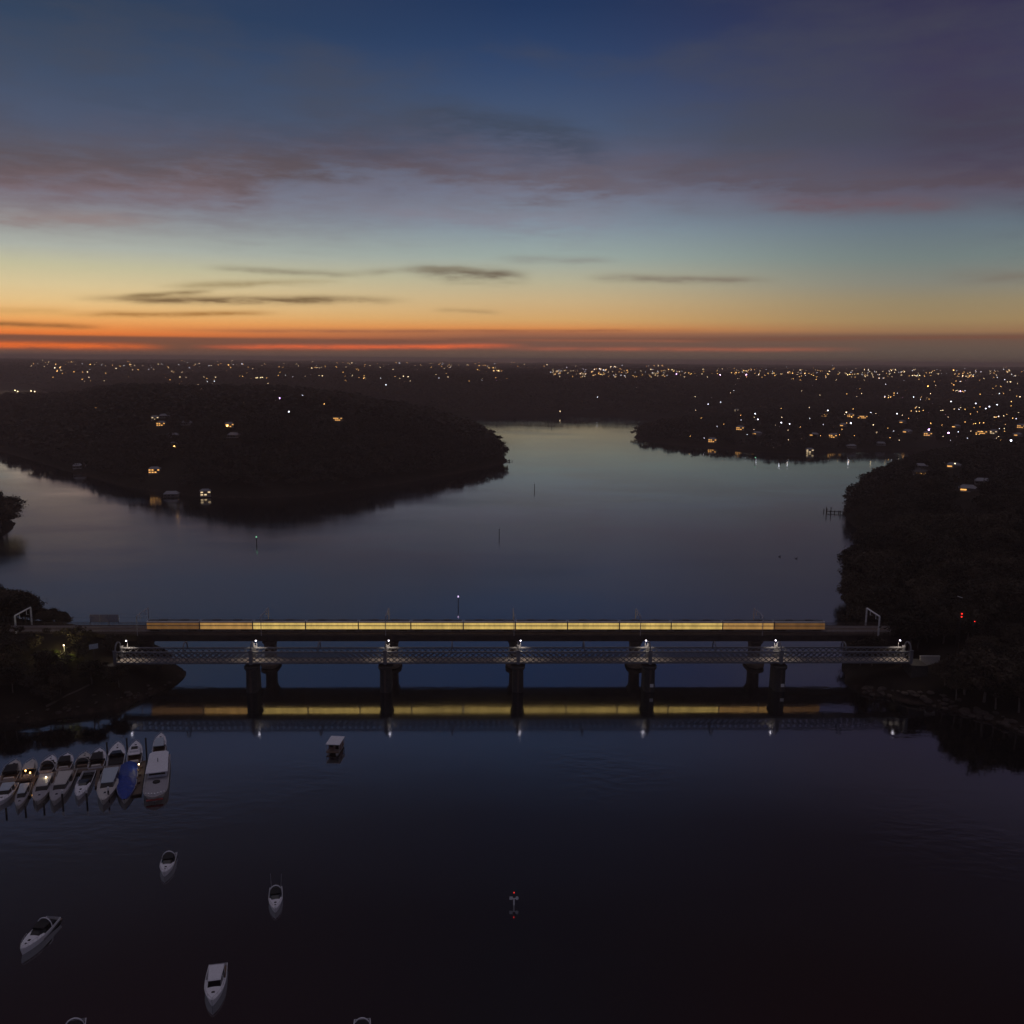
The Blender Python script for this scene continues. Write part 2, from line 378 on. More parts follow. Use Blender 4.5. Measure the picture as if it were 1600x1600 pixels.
# ------------------------------------------------------------------ land shapes (ground coordinates)
def poly(pts): return np.array([[p.x, p.y] for p in (P(x, y, 0) for x, y in pts)])
LAND = [
 # long wooded peninsula on the left
 (poly([(-900, 640), (-300, 672), (-120, 688), (0, 704), (40, 716), (100, 734), (150, 747), (200, 760), (250, 769), (320, 777), (400, 778), (470, 775), (540, 767), (620, 756), (700, 742), (750, 732), (792, 722), (790, 716), (778, 705), (764, 692), (745, 679), (718, 669), (690, 664), (620, 655), (500, 646), (350, 637), (200, 631), (100, 628), (40, 631), (-40, 633), (-300, 630), (-900, 610)]), 52, 120),
 # peninsula on the right, far bank
 (poly([(991, 683), (1005, 688), (1050, 694), (1110, 698), (1180, 706), (1230, 708), (1300, 706), (1360, 703), (1410, 704), (1700, 712), (2700, 730), (2700, 600), (1500, 620), (1200, 640), (1100, 655), (1040, 663), (1002, 671)]), 36, 260),
 # far land to the horizon
 (poly([(-900, 596), (-300, 601), (0, 605), (55, 607), (80, 618), (150, 622), (300, 628), (500, 636), (640, 644), (700, 648), (780, 649), (900, 646), (960, 648), (1010, 652), (1100, 654), (1500, 650), (2700, 640)]), 66, 330),
 # right bank beside the bridges
 (poly([(2600, 1290), (1750, 1195), (1600, 1146), (1540, 1126), (1476, 1106), (1400, 1092), (1345, 1082), (1325, 1070), (1318, 1050), (1322, 1015), (1330, 980), (1320, 935), (1316, 902), (1342, 874), (1384, 858), (1362, 838), (1326, 815), (1318, 797), (1330, 774), (1366, 750), (1400, 736), (1425, 726), (1470, 718), (1600, 712), (2600, 740)]), 46, 150),
 # left bank beside the bridges
 (poly([(-900, 1150), (-60, 1133), (0, 1129), (100, 1119), (175, 1106), (230, 1089), (268, 1071), (283, 1056), (286, 1047), (276, 1038), (255, 1022), (215, 1006), (150, 992), (60, 978), (0, 966), (-100, 950), (-900, 940)]), 15.5, 24),
 # small point at the left frame edge
 (poly([(-500, 850), (0, 840), (14, 829), (22, 818), (8, 806), (-100, 800), (-500, 800)]), 14, 30),
]
LAND[2] = (np.concatenate([LAND[2][0], [[30000, 8000], [30000, 26000], [-30000, 26000], [-30000, 8000]]]), 66, 330)
def sdf(pl, X, Y):
    n = len(pl); d = np.full(X.shape, 1e18); ins = np.zeros(X.shape, bool)
    for i in range(n):
        ax, ay = pl[i]; bx, by = pl[(i + 1) % n]
        ex, ey = bx - ax, by - ay; wx, wy = X - ax, Y - ay
        t = np.clip((wx * ex + wy * ey) / (ex * ex + ey * ey), 0, 1)
        d = np.minimum(d, (wx - t * ex) ** 2 + (wy - t * ey) ** 2)
        cnd = ((ay > Y) != (by > Y)) & (X < ex * (Y - ay) / (ey if ey else 1e-9) + ax)
        ins ^= cnd
    d = np.sqrt(d); return np.where(ins, d, -d)
def fbm(X, Y, wl, seed, octv=3):
    r_ = np.random.default_rng(seed); s = np.zeros_like(X); a = 1.; tot = 0
    for o in range(octv):
        for k in range(4):
            th = r_.uniform(0, 2 * math.pi); ph = r_.uniform(0, 6.28); w = 2 * math.pi / wl * r_.uniform(.7, 1.4) * 2 ** o
            s += a * np.sin((X * math.cos(th) + Y * math.sin(th)) * w + ph + 1.3 * np.sin((X * math.sin(th) - Y * math.cos(th)) * w * .6 + ph * 2)); tot += a
        a *= .5
    return s / tot
def height(X, Y):
    X = np.asarray(X, float); Y = np.asarray(Y, float); shp = X.shape; X = X.ravel(); Y = Y.ravel()
    X2 = X + 3 * fbm(X, Y, 35, 5, 2); Y2 = Y + 3 * fbm(X, Y, 35, 6, 2)
    far = np.hypot(X, Y)
    h = np.full(X.shape, -6.)
    for li, (pl, hm, L) in enumerate(LAND):
        s = sdf(pl, X2, Y2)
        if li == 0:
            q_ = np.clip((X / np.maximum(Y, 1) + .52) / .12, 0, 1); hm = hm * (.34 + .66 * q_ * q_ * (3 - 2 * q_))
        up = hm * (1 - np.exp(-np.maximum(s, 0) / L)) + .5 * (s > 0) + np.clip(s, 0, 4) * .35
        dn = np.maximum(s * .35, -6)
        h = np.maximum(h, np.where(s > 0, up, dn))
    lf = np.clip(h / 45, 0, 1)
    h = h + lf * (20 * fbm(X, Y, 900, 1, 3) + 5 * fbm(X, Y, 130, 2, 2) * np.clip(1.6 - far / 4000, .3, 1))
    h += np.clip((far - 5000) / 9000, 0, 1) * (30 * fbm(X, Y, 3000, 3, 4)) * (h > 1)
    return h.reshape(shp)
def h1(x, y): return float(height(np.array([x]), np.array([y]))[0])
def hit(px, py, extra=0.):
    """where the line of sight meets the ground (+extra metres)"""
    d = ray(px, py); t = np.exp(np.linspace(math.log(120), math.log(16500), 900))
    z = HCAM + d.z * t; hh = np.maximum(height(d.x * t, d.y * t), 0) + extra
    k = np.argmax(z < hh)
    if not (z < hh).any(): return None
    a = t[max(k - 1, 0)]; b_ = t[k]
    tt_ = np.linspace(a, b_, 20); z = HCAM + d.z * tt_; hh = np.maximum(height(d.x * tt_, d.y * tt_), 0) + extra
    k = np.argmax(z < hh); q = tt_[k]
    return Vector((d.x * q, d.y * q, float(hh[k] - extra)))

# ground sheet
NR, NA = 620, 560
rr = np.exp(np.linspace(math.log(30), math.log(17500), NR)); aa = np.linspace(R(-52), R(52), NA)
RR, AA = np.meshgrid(rr, aa, indexing='ij'); GX = RR * np.sin(AA); GY = RR * np.cos(AA)
GZ = height(GX, GY)
V = np.stack([GX, GY, GZ], -1).reshape(-1, 3)
I = np.arange(NR * NA).reshape(NR, NA)
Fq = np.stack([I[:-1, :-1], I[:-1, 1:], I[1:, 1:], I[1:, :-1]], -1).reshape(-1, 4)
go = link('ground', npmesh('ground', V, Fq, M_ground)); go['kind'] = 'structure'
# river
mb = MB(); S = 19000
mb.add([(-S, -600, 0), (S, -600, 0), (S, S, 0), (-S, S, 0)], [(0, 1, 2, 3)])
wa = mb.build('water', M_water); wa['kind'] = 'structure'
# haze
mb = MB().box(-21000, 21000, -900, 21000, -8, 150)
hz = bpy.data.materials.new('evening_haze'); hz.use_nodes = True; nt = hz.node_tree; nt.nodes.clear()
pv = nt.nodes.new('ShaderNodeVolumePrincipled'); ou = nt.nodes.new('ShaderNodeOutputMaterial')
pv.inputs['Color'].default_value = (1.0, .74, .68, 1); pv.inputs['Density'].default_value = HAZE = 1.2e-4
pv.inputs['Anisotropy'].default_value = .35
nt.links.new(pv.outputs[0], ou.inputs['Volume'])
ho = mb.build('haze', hz); ho['kind'] = 'stuff'

# ------------------------------------------------------------------ old lattice bridge
H0 = 10.7
A = P(181, 1037.5, H0); B = P(1422, 1036, H0)
axis = (B - A); LB = axis.length; axis.normalize(); ang = math.atan2(axis.y, axis.x)
print('lattice length', LB, 'angle', math.degrees(ang), A, B)
ob = thing('lattice_bridge', 'old iron lattice girder footbridge with hoops over its deck, on five dark brick piers', 'bridge', (A.x, A.y, 0), ang)
SP = LB / 6; TH = 4.6; WD = 5.2     # truss height, bridge depth ; local x along, y away from the camera
def girder(x0, x1, y):
    m = MB()
    m.box(x0 + .05, x1 - .05, y - .3, y + .3, H0 + TH - .42, H0 + TH)
    m.box(x0 + .05, x1 - .05, y - .3, y + .3, H0, H0 + .55)
    n = int(round((x1 - x0) / 2.2)); p = (x1 - x0) / n; z0, z1 = H0 + .5, H0 + TH - .4
    for k in range(-1, n):
        for sgn, dy in ((1, -.09), (-1, .09)):
            xa, xb = x0 + k * p, x0 + (k + 2) * p
            za, zb = (z0, z1) if sgn > 0 else (z1, z0)
            if xa < x0: za = (za + zb) / 2; xa = x0
            if xb > x1: zb = (za + zb) / 2; xb = x1
            m.bar((xa, y + dy, za), (xb, y + dy, zb), .10, .26, (0, 1, 0)) if False else m.bar((xa, y + dy, za), (xb, y + dy, zb), .08, .30)
    for xe in (x0 + .35, x1 - .35): m.box(xe - .25, xe + .25, y - .22, y + .22, H0 + .55, H0 + TH - .42)
    return m
for i in range(6):
    x0, x1 = i * SP, (i + 1) * SP
    girder(x0, x1, 0).build('lattice_girder', M_iron, ob)
    girder(x0, x1, WD).build('lattice_girder', M_iron, ob)
    m = MB(); m.box(x0 + .02, x1 - .02, .32, WD - .32, H0 + .25, H0 + .5)
    for k in range(9):
        xx = x0 + (k + .5) * SP / 9; m.box(xx - .2, xx + .2, .32, WD - .32, H0 - .15, H0 + .247)
    m.build('deck', M_deck, ob)
def hoop(x, big):
    m = MB(); w = .42 if big else .32
    pts = []
    for k in range(15):
        t = math.pi * k / 14
        pts.append((x, WD / 2 - (WD / 2 - .15) * math.cos(t), H0 + TH + 2.75 * math.sin(t) ** .8))
    for a_, b_ in zip(pts, pts[1:]): m.bar(a_, b_, w, .40, (1, 0, 0))
    return m
for i in range(13):
    hoop(i * SP / 2, i % 2 == 0).build('hoop', M_iron, ob)
for i in range(7):
    for y in (-.55, WD + .55):
        m = MB(); x = i * SP
        m.box(x - .55, x + .55, y - .24, y + .24, H0 - .2, H0 + TH + .25)
        m.box(x - .68, x + .68, y - .3, y + .3, H0 + TH + .25, H0 + TH + .5)
        m.build('post', M_iron, ob)
def stadium(hx, hy, n=8):
    pts = []
    for k in range(n + 1):
        t = math.pi * k / n; pts.append((hx * math.cos(t), hy - hx + hx * math.sin(t)))
    for k in range(n + 1):
        t = math.pi + math.pi * k / n; pts.append((hx * math.cos(t), -(hy - hx) + hx * math.sin(t)))
    return pts
def loft(m, rings):
    vs = [v for r_ in rings for v in r_]; n = len(rings[0]); fs = []
    for i in range(len(rings) - 1):
        for j in range(n): fs.append((i * n + j, i * n + (j + 1) % n, (i + 1) * n + (j + 1) % n, (i + 1) * n + j))
    fs.append(tuple(range(n))[::-1]); fs.append(tuple((len(rings) - 1) * n + j for j in range(n)))
    return m.add(vs, fs)
for i in range(1, 6):
    x = i * SP; cy = WD / 2
    def ring(hx, hy, z): return [(x + a_, cy + b_ * .78, z) for a_, b_ in stadium(hx, hy)]
    m = MB(); loft(m, [ring(2.15, 5.9, -3), ring(2.05, 5.7, 1.0), ring(1.95, 5.4, 8.2)])
    pr = m.build('pier', M_brick, ob)
    m = MB(); loft(m, [ring(1.96, 5.42, 8.2), ring(2.5, 6.0, 8.9), ring(2.6, 6.1, 9.7)]); m.build('pier_cap', M_brick, pr)
    m = MB(); m.box(x - .35, x + .35, cy - 4.62, cy - 4.35, .4, 9.0); m.build('drain_pipe', M_conc, pr)
    if i in (4, 5):
        m = MB(); m.box(x - .1, x + 1.2, cy - 4.8, cy - 4.65, 2.2, 3.4); m.build('notice_board', M_white, pr)
for x, lbl in ((-3.2, 'left'), (LB + 3.2, 'right')):
    m = MB(); m.box(x - 3.1, x + 3.1, -1.4, WD + 1.4, -2, 9.7)
    m.box(x - 3.1, x + 3.1, -1.4, WD + 1.4, 9.7, 10.1)
    m.build('abutment', M_brick, ob)
obM = Matrix.Translation((A.x, A.y, 0)) @ Matrix.Rotation(ang, 4, 'Z')
# lamps on the bridge
def bridge_lamp(x, label, e=150., yo=WD - .1):
    p = obM @ Vector((x, yo, H0 + TH))
    t = thing('bridge_lamp', label, 'lamp', p, ang, 'lamps along the lattice bridge')
    m = MB(); m.tube([(0, 0, .5), (0, 0, 2.6), (0, -.35, 3.0), (0, -1.0, 3.1)], .07, 6); m.tube([(0, 0, 0), (0, 0, .5)], .14, 6)
    m.build('pole', M_iron, t)
    m = MB(); m.ball((0, -1.2, 2.95), .28, 10, .6); m.build('lamp_head', E_lamp, t)
    l = bpy.data.lights.new('lamp_light', 'SPOT'); l.energy = e * 2.2; l.color = (1, .84, .62); l.shadow_soft_size = .25
    l.spot_size = R(124); l.spot_blend = .25      # hooded lantern, light only downwards
    lo = bpy.data.objects.new('lamp_light', l); COL.objects.link(lo); lo.parent = t; lo.location = (0, -1.2, 2.35)
names = ['bright lamp near the left abutment of the lattice bridge', 'lit lamp above the first pier of the lattice bridge from the left bank',
 'lit lamp above the second pier of the lattice bridge from the left bank', 'lit lamp above the middle pier of the lattice bridge',
 'lit lamp above the second pier of the lattice bridge from the right bank', 'lit lamp above the pier closest to the right bank, lattice bridge',
 'violet-white lamp near the right abutment of the lattice bridge']
for i in range(7):
    x = i * SP + (1.0 if 0 < i < 4 else -1.0 if i > 3 else 2.6)
    if i == 6: x = LB - 2.6
    bridge_lamp(x, names[i], 520 if i in (0, 6) else 420)

# ------------------------------------------------------------------ railway bridge
DR = 12.0
a_ = P(430, 1003.5, 11.3); b_ = P(1150, 1003.5, 11.3)
ax2 = (b_ - a_).normalized(); ang2 = math.atan2(ax2.y, ax2.x)
def on_rail(px):      # distance along the railway bridge, near face
    c_ = P(px, 1003.5, 11.3); return c_
O = P(221, 1003.5, 11.3)
rd = Vector((ax2.x, ax2.y, 0)).normalized(); nrm = Vector((-rd.y, rd.x, 0))
def rail_s(px): return (P(px, 1003.5, 11.3) - O).dot(rd)
rb = thing('railway_bridge', 'long brown concrete railway bridge on flared piers carrying the lit train', 'bridge', (O.x, O.y, 0), ang2)
print('rail angle', math.degrees(ang2), 'offset', (O - A).dot(Vector((-axis.y, axis.x, 0))), 'piers', [round(rail_s(q), 1) for q in (221, 413, 610, 803, 998, 1186, 1290)])
xs0 = rail_s(-120); xs1 = rail_s(1420)
pier_s = [rail_s(221) + k * (rail_s(1186) - rail_s(221)) / 5 for k in range(6)]
cuts = [xs0] + pier_s + [xs1]
for c0, c1 in zip(cuts, cuts[1:]):
    m = MB()
    m.box(c0 + .04, c1 - .04, 1.2, DR - 1.2, 11.3, 14.0)
    k = c0 + 4
    while k < c1 - 2: m.box(k - .15, k + .15, .95, 1.197, 11.5, 13.9); k += 6
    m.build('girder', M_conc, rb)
    m = MB(); m.box(c0 + .02, c1 - .02, 0, DR, 14.0, 14.5)
    m.box(c0 + .02, c1 - .02, 0.0, .35, 14.5, 14.75); m.box(c0 + .02, c1 - .02, DR - .35, DR, 14.5, 14.75)
    m.box(c0 + .02, c1 - .02, 1.3, DR - 1.7, 14.5, 14.95)
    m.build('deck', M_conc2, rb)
    for y in (2.55, 3.98, 7.95, 9.38):
        pass
    for y in (.17, DR - .17):
        m = MB(); n = max(1, int((c1 - c0) / 2.4))
        for q in range(n + 1): xx = c0 + .1 + (c1 - c0 - .2) * q / n; m.box(xx - .05, xx + .05, y - .05, y + .05, 14.75, 15.85)
        for zz in (15.2, 15.55, 15.9): m.box(c0 + .05, c1 - .05, y - .035, y + .035, zz - .05, zz + .05)
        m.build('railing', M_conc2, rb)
m = MB()
for y in (2.15, 3.58, 7.95, 9.38): m.box(xs0 + .1, xs1 - .1, y - .05, y + .05, 14.952, 15.12)
m.build('rails', M_gal, rb)
for s_ in pier_s:
    cy = DR / 2
    def ring(hx, hy, z): return [(s_ + p_, cy + q_, z) for p_, q_ in stadium(hx, hy)]
    zb = -3 if s_ > 5 else -3
    m = MB(); loft(m, [ring(1.9, 3.4, 1.8), ring(2.0, 3.6, 8.2), ring(2.2, 4.4, 9.6)])
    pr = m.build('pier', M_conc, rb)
    m = MB(); loft(m, [ring(2.4, 4.6, -3), ring(2.5, 4.8, -.2), ring(3.4, 6.0, .4), ring(3.5, 6.1, 1.5), ring(3.1, 5.7, 1.8)]); m.build('pile_cap', M_conc, pr)
    m = MB(); loft(m, [ring(2.2, 4.42, 9.6), ring(2.6, 5.4, 10.4), ring(2.6, 5.5, 11.25)]); m.build('pier_head', M_conc, pr)
rbM = Matrix.Translation((O.x, O.y, 0)) @ Matrix.Rotation(ang2, 4, 'Z')

# catenary portals
gx = [-132, 27, 216, 409, 603, 803, 1000, 1190, 1371]
glab = ['', 'pale steel catenary portal beside the trees at the left end of the railway', 'slim catenary portal over the left bank pier of the railway bridge',
 'thin catenary portal second from the left on the water spans', 'thin catenary portal above the train, left of the middle', 'thin catenary portal at the middle of the railway bridge',
 'thin catenary portal above the train, right of the middle', 'thin catenary portal near the right end of the lit train', 'bright galvanised catenary portal against the dark trees of the right bank']
for q, px in enumerate(gx):
    if not glab[q]: continue
    s_ = rail_s(px)
    t = thing('catenary_portal', glab[q], 'overhead line portal', rbM @ Vector((s_, 0, 14.5)), ang2, 'portals along the railway bridge')
    mm = M_galw if q in (8, 1) else M_gal; w = .30 if q in (1, 8) else .13
    for y in (-.25, DR + .1):
        m = MB(); m.box(-w, w, y - w / 2, y + w / 2, -.5, 7.3); m.build('post', mm, t)
    m = MB(); m.box(-w * .8, w * .8, -.25, DR + .1, 7.3, 7.3 + 1.3 * w)
    if q not in (1, 8):
        m.bar((0, -.2, 6.3), (0, 1.0, 7.3), .08); m.bar((0, DR, 6.3), (0, DR - 1.2, 7.3), .08)
    m.build('beam', mm, t)
    for y in (3.2, 8.6):
        m = MB(); m.box(-.09, .09, y - .09, y + .09, 5.4, 7.3); m.bar((0, y, 5.6), (.9, y, 5.4), .07); m.build('drop_arm', mm, t)
# contact wires (far too thin to read, one per track)
for y, nm in ((3.2, 'near'), (8.6, 'far')):
    t = MB().tube([rbM @ Vector((xs0, y, 20.3)), rbM @ Vector((xs1, y, 20.3))], .025, 4).build('contact_wire', M_dark)
    t['label'] = 'thin dark contact wire over the %s track of the railway bridge' % ('lit train\'s' if nm == 'near' else 'empty'); t['category'] = 'wire'

# train : double-deck carriages, at rest on the near track
tr = thing('train', 'double-deck passenger train with long yellow lit windows crossing the railway bridge', 'train', rbM @ Vector((rail_s(228), 1.35, 15.12)), ang2)
Lt = rail_s(1290) - rail_s(228); NC = 13; CL = Lt / NC
for k in range(NC):
    x0 = k * CL + .12; x1 = (k + 1) * CL - .12; D_ = 3.0
    m = MB(); prof = [(0.05, .75), (0, 1.0), (0, 3.6), (.18, 4.0), (.5, 4.2), (D_ - .5, 4.2), (D_ - .18, 4.0), (D_, 3.6), (D_, 1.0), (D_ - .05, .75)]
    r0_ = [(x0, y, z) for y, z in prof]; r1_ = [(x1, y, z) for y, z in prof]
    loft(m, [r0_, r1_]); cb = m.build('carriage', M_train, tr)
    em = {0: E_win3, 1: E_win2, NC - 1: E_win3, NC - 2: E_win2}.get(k, E_win)
    for nm, za, zb in (('upper_window_band', 2.62, 3.62), ('lower_window_band', 1.12, 2.30)):
        m = MB(); xw = x0 + 3.2
        segs = [(x0 + .08, x1 - .08)]
        for sa, sb in segs:
            n_ = 10; w_ = (sb - sa) / n_
            for j in range(n_): m.box(sa + j * w_ + .03, sa + (j + 1) * w_ - .03, -.035, .02, za, zb)
        m.build(nm, em, cb)
        m = MB()
        for j in range(n_): m.box(sa + j * w_ + .03, sa + (j + 1) * w_ - .03, D_ - .02, D_ + .035, za, zb)
        m.build(nm, em, cb)
    m = MB(); m.box(x0 + .5, x1 - .5, .5, D_ - .5, 4.2, 4.32)
    for q in (.3, .7): m.box(x0 + (x1 - x0) * q - 1.5, x0 + (x1 - x0) * q + 1.5, .8, D_ - .8, 4.32, 4.6)
    m.build('roof', M_troof, cb)
    for q in (x0 + 3, x1 - 3):
        m = MB(); m.box(q - 1.7, q + 1.7, .35, .6, .3, .75); m.box(q - 1.7, q + 1.7, D_ - .6, D_ - .35, .3, .75)
        for w_ in (-1.2, 1.2):
            m.tube([(q + w_, .62, .43), (q + w_, .75, .43)], .42, 12); m.tube([(q + w_, D_ - .75, .43), (q + w_, D_ - .62, .43)], .42, 12)
        m.build('bogie', M_dark, cb)
for xx in (.25, Lt - .25):
    for y in (.6, 2.4):
        m = MB(); m.ball((xx + (-.05 if xx < 1 else .05), y, 1.3), .14, 8); m.build('headlight', E_warm if xx > 1 else E_red, tr)

# mesh screen on the left end
s0, s1 = rail_s(122), rail_s(167)
t = thing('mesh_screen', 'rusty see-through mesh screen standing on the left end of the railway bridge', 'screen', rbM @ Vector((s0, DR + .1, 14.5)), ang2)
m = MB(); wd = s1 - s0; n_ = 22
for k in range(n_ + 1): m.box(wd * k / n_ - .05, wd * k / n_ + .05, -.05, .05, 1.3, 4.3)
for k in range(8): m.box(0, wd, .052, .10, 1.4 + k * .4, 1.62 + k * .4)
m.build('mesh', M_brown, t)
m = MB()
for xx in (-.12, wd / 3, 2 * wd / 3, wd + .12): m.box(xx - .09, xx + .09, -.14, -.052, 0, 4.4)
m.build('posts', M_gal, t)

# ------------------------------------------------------------------ keep-clear zones for trees
CLEAR = []   # (x, y, radius, length towards the camera)
def clear(p, r_, towards=0.): CLEAR.append((p[0], p[1], r_, towards))

# ------------------------------------------------------------------ houses
def house_proto(w, d, h, roofm, winm, nwin, flat=False, big=False):
    t = thing('house', '', 'house')
    m = MB(); m.box(-w / 2, w / 2, -d / 2, d / 2, -4, h); wl = m.build('wall', M_wall, t)
    m = MB(); e = .6; rh = d * .28
    if flat:
        m.box(-w / 2 - e, w / 2 + e, -d / 2 - e, d / 2 + e, h + .003, h + .4)
    else:
        m.add([(-w / 2 - e, -d / 2 - e, h), (w / 2 + e, -d / 2 - e, h), (w / 2 + e, d / 2 + e, h), (-w / 2 - e, d / 2 + e, h), (-w / 2 + d * .3, 0, h + rh), (w / 2 - d * .3, 0, h + rh)],
              [(0, 3, 2, 1), (0, 1, 5, 4), (2, 3, 4, 5), (1, 2, 5), (3, 0, 4)])
    rf = m.build('roof', roofm, t)
    if not flat: MB().box(w * .2, w * .2 + .9, .6, 1.5, h + rh * .3, h + rh + .9).build('chimney', M_brick, rf)
    for k in range(nwin):
        x = -w / 2 + w * (k + .5) / nwin; ww = w / nwin * (.34 if not big else .42)
        for lv in range(max(1, int(h / 3))):
            if (k * 7 + lv * 3 + nwin) % 4 == 1: continue
            z = .9 + lv * 3
            fr = MB().box(x - ww - .12, x + ww + .12, -d / 2 - .05, -d / 2 + .02, z - .12, z + 1.62).build('window', M_wall, t)
            MB().box(x - ww, x + ww, -d / 2 - .09, -d / 2 - .052, z, z + 1.5).build('pane', winm, fr)
    MB().box(w * .32, w * .32 + 1.0, -d / 2 - .045, -d / 2 + .02, 0, 2.1).build('door', M_teak, t)
    MB().box(-w / 2, w / 2, -d / 2 - 2.6, -d / 2 - .1, -.25, 0).build('balcony', M_gal, t)
    return t
hs_protos = [house_proto(15, 10, 6, M_roofA, E_house, 4), house_proto(18, 11, 3.2, M_roofB, E_house, 5, big=True),
             house_proto(13, 9, 6, M_roofA, E_housew, 3), house_proto(20, 10, 6, M_roofA, E_house, 6, flat=True, big=True), house_proto(16, 11, 3.2, M_roofA, E_house, 2)]
proto_used = [False] * 5
# unlit variants: same houses with dark panes
dark_proto = house_proto(20, 11, 3.4, M_roofA, M_glassd, 4)
HOUSES = [ # px, py, proto, label, group
 (203, 637, 3, 'wide house with a row of warm lit windows high on the left peninsula', None),
 (146, 638, 0, 'small lit house alone in the trees above the left peninsula', None),
 (242, 654, 2, 'house with pale lights on the left peninsula crest, beside a pale roof', None),
 (252, 663, 0, 'house with two amber windows just below the crest of the left peninsula', None),
 (358, 665, 0, 'house with an orange window above a pale roof in the middle of the left peninsula', None),
 (272, 697, 0, 'house with a single bright amber light on the slope of the left peninsula', None),
 (527, 655, 3, 'long white lit house in a clearing on the right part of the left peninsula', None),
 (321, 771, 2, 'lit boathouse at the water edge of the left peninsula with its reflection', None),
 (242, 736, 0, 'house with a tiny lit window low on the wooded slope, left peninsula', None),
 (1113, 689, 0, 'waterfront house with warm windows on the far right bank, farthest left of the waterside ones', None),
 (1157, 670, 0, 'orange lit house above the far right shore, left of a pair of lit houses', None),
 (1183, 677, 4, 'low house with a strip of warm light above the far right shore', None),
 (1151, 642, 2, 'house with a bright yellow light near the top of the far right bank', None),
 (1265, 705, 2, 'pale lit boathouse on the far right shore with a reflection below', None),
 (1302, 682, 0, 'orange lit house above the right bay, alone on its slope', None),
 (1272, 679, 4, 'small lit house above the boathouse on the far right bank', None),
 (1286, 649, 3, 'wide two-part orange lit house on the far right bank', None),
 (1347, 652, 3, 'brightest wide amber house behind the right bay', None),
 (1318, 664, 4, 'low orange lit house left of a white round light on the far right bank', None),
 (1329, 650, 0, 'small amber house left of the brightest wide house behind the right bay', None),
 (1410, 659, 4, 'house with a pair of amber windows right of the bright wide house', None),
 (1418, 674, 4, 'low house with faint pink lights behind the right bay', None),
 (1449, 679, 0, 'amber house under a violet lamp behind the right bay', None),
 (1494, 666, 4, 'low amber house on the slope right of the violet lamps', None),
 (1534, 676, 3, 'long orange lit house in the right-hand suburb', None),
 (1553, 676, 2, 'pale lit house between orange houses in the right-hand suburb', None),
 (1563, 689, 3, 'large bright amber house beside a white ring of light near the right frame edge', None),
 (1590, 679, 4, 'amber house at the right frame edge above the large bright house', None),
 (1596, 667, 0, 'yellow lit house highest at the right frame edge', None),
 (1439, 738, 1, 'house with a long orange lit front among the trees of the right bank', None),
 (1512, 763, 4, 'low house with one orange window on the right bank hillside', None),
 (1490, 727, 4, 'house with one dim light above the right bank trees', None),
]
DARKH = [(257, 650, 'unlit house with a pale roof on the left peninsula crest'), (292, 661, 'long pale roofed house in the trees of the left peninsula'),
 (366, 680, 'unlit house with a wide bluish roof below the orange window, left peninsula'), (270, 680, 'tall pale unlit house on the slope of the left peninsula'),
 (74, 690, 'dim house with a small pale roof at the left end of the peninsula'),
 (124, 728, 'faint pale house close to the left peninsula shore'), (268, 772, 'pale boat shed on the shore left of the lit boathouse'),
 (1536, 752, 'unlit house with a pale flat-looking roof on the right bank hillside'),
 (1440, 728, 'pale roofed house among the nearest trees behind the right bank point'), (1080, 652, 'unlit pale roofed house at the top of the far right point'),
 (1330, 697, 'dim house with a faint pale roof near the head of the right bay'), (1376, 693, 'dim pale house beside the head of the right bay')]
dcount = 0
for px, py, k, lab, grp in HOUSES:
    p = hit(px, py, 2.0)
    if p is None: continue
    rz = math.atan2(-p.x, p.y) * 1.0 + rnd.uniform(-.25, .25)
    s = 1.0
    if not proto_used[k]:
        o = hs_protos[k]; proto_used[k] = True; o.location = p; o.rotation_euler = (0, 0, rz); o['label'] = lab; o['group'] = 'houses among the trees'
        KIDS[o] = [(c, list(c.children)) for c in o.children]
    else: o = dup(hs_protos[k], p, rz, lab, 'houses among the trees')
    o.scale = (.7, .7, .72) if px < 600 else (.8, .8, .8); clear(p, 11, 120 if (py < 672 or px > 1400) else 45)
for px, py, lab in DARKH:
    p = hit(px, py, 2.0)
    if p is None: continue
    rz = math.atan2(-p.x, p.y) + rnd.uniform(-.5, .5)
    if dcount == 0:
        o = dark_proto; o.location = p; o.rotation_euler = (0, 0, rz); o['label'] = lab; o['group'] = 'houses among the trees'
        KIDS[o] = [(c, list(c.children)) for c in o.children]
    else: o = dup(dark_proto, p, rz, lab, 'houses among the trees')
    dcount += 1; o.scale = (.62, .7, .75); clear(p, 8, 80 if (py < 690 or px > 1400) else 22)

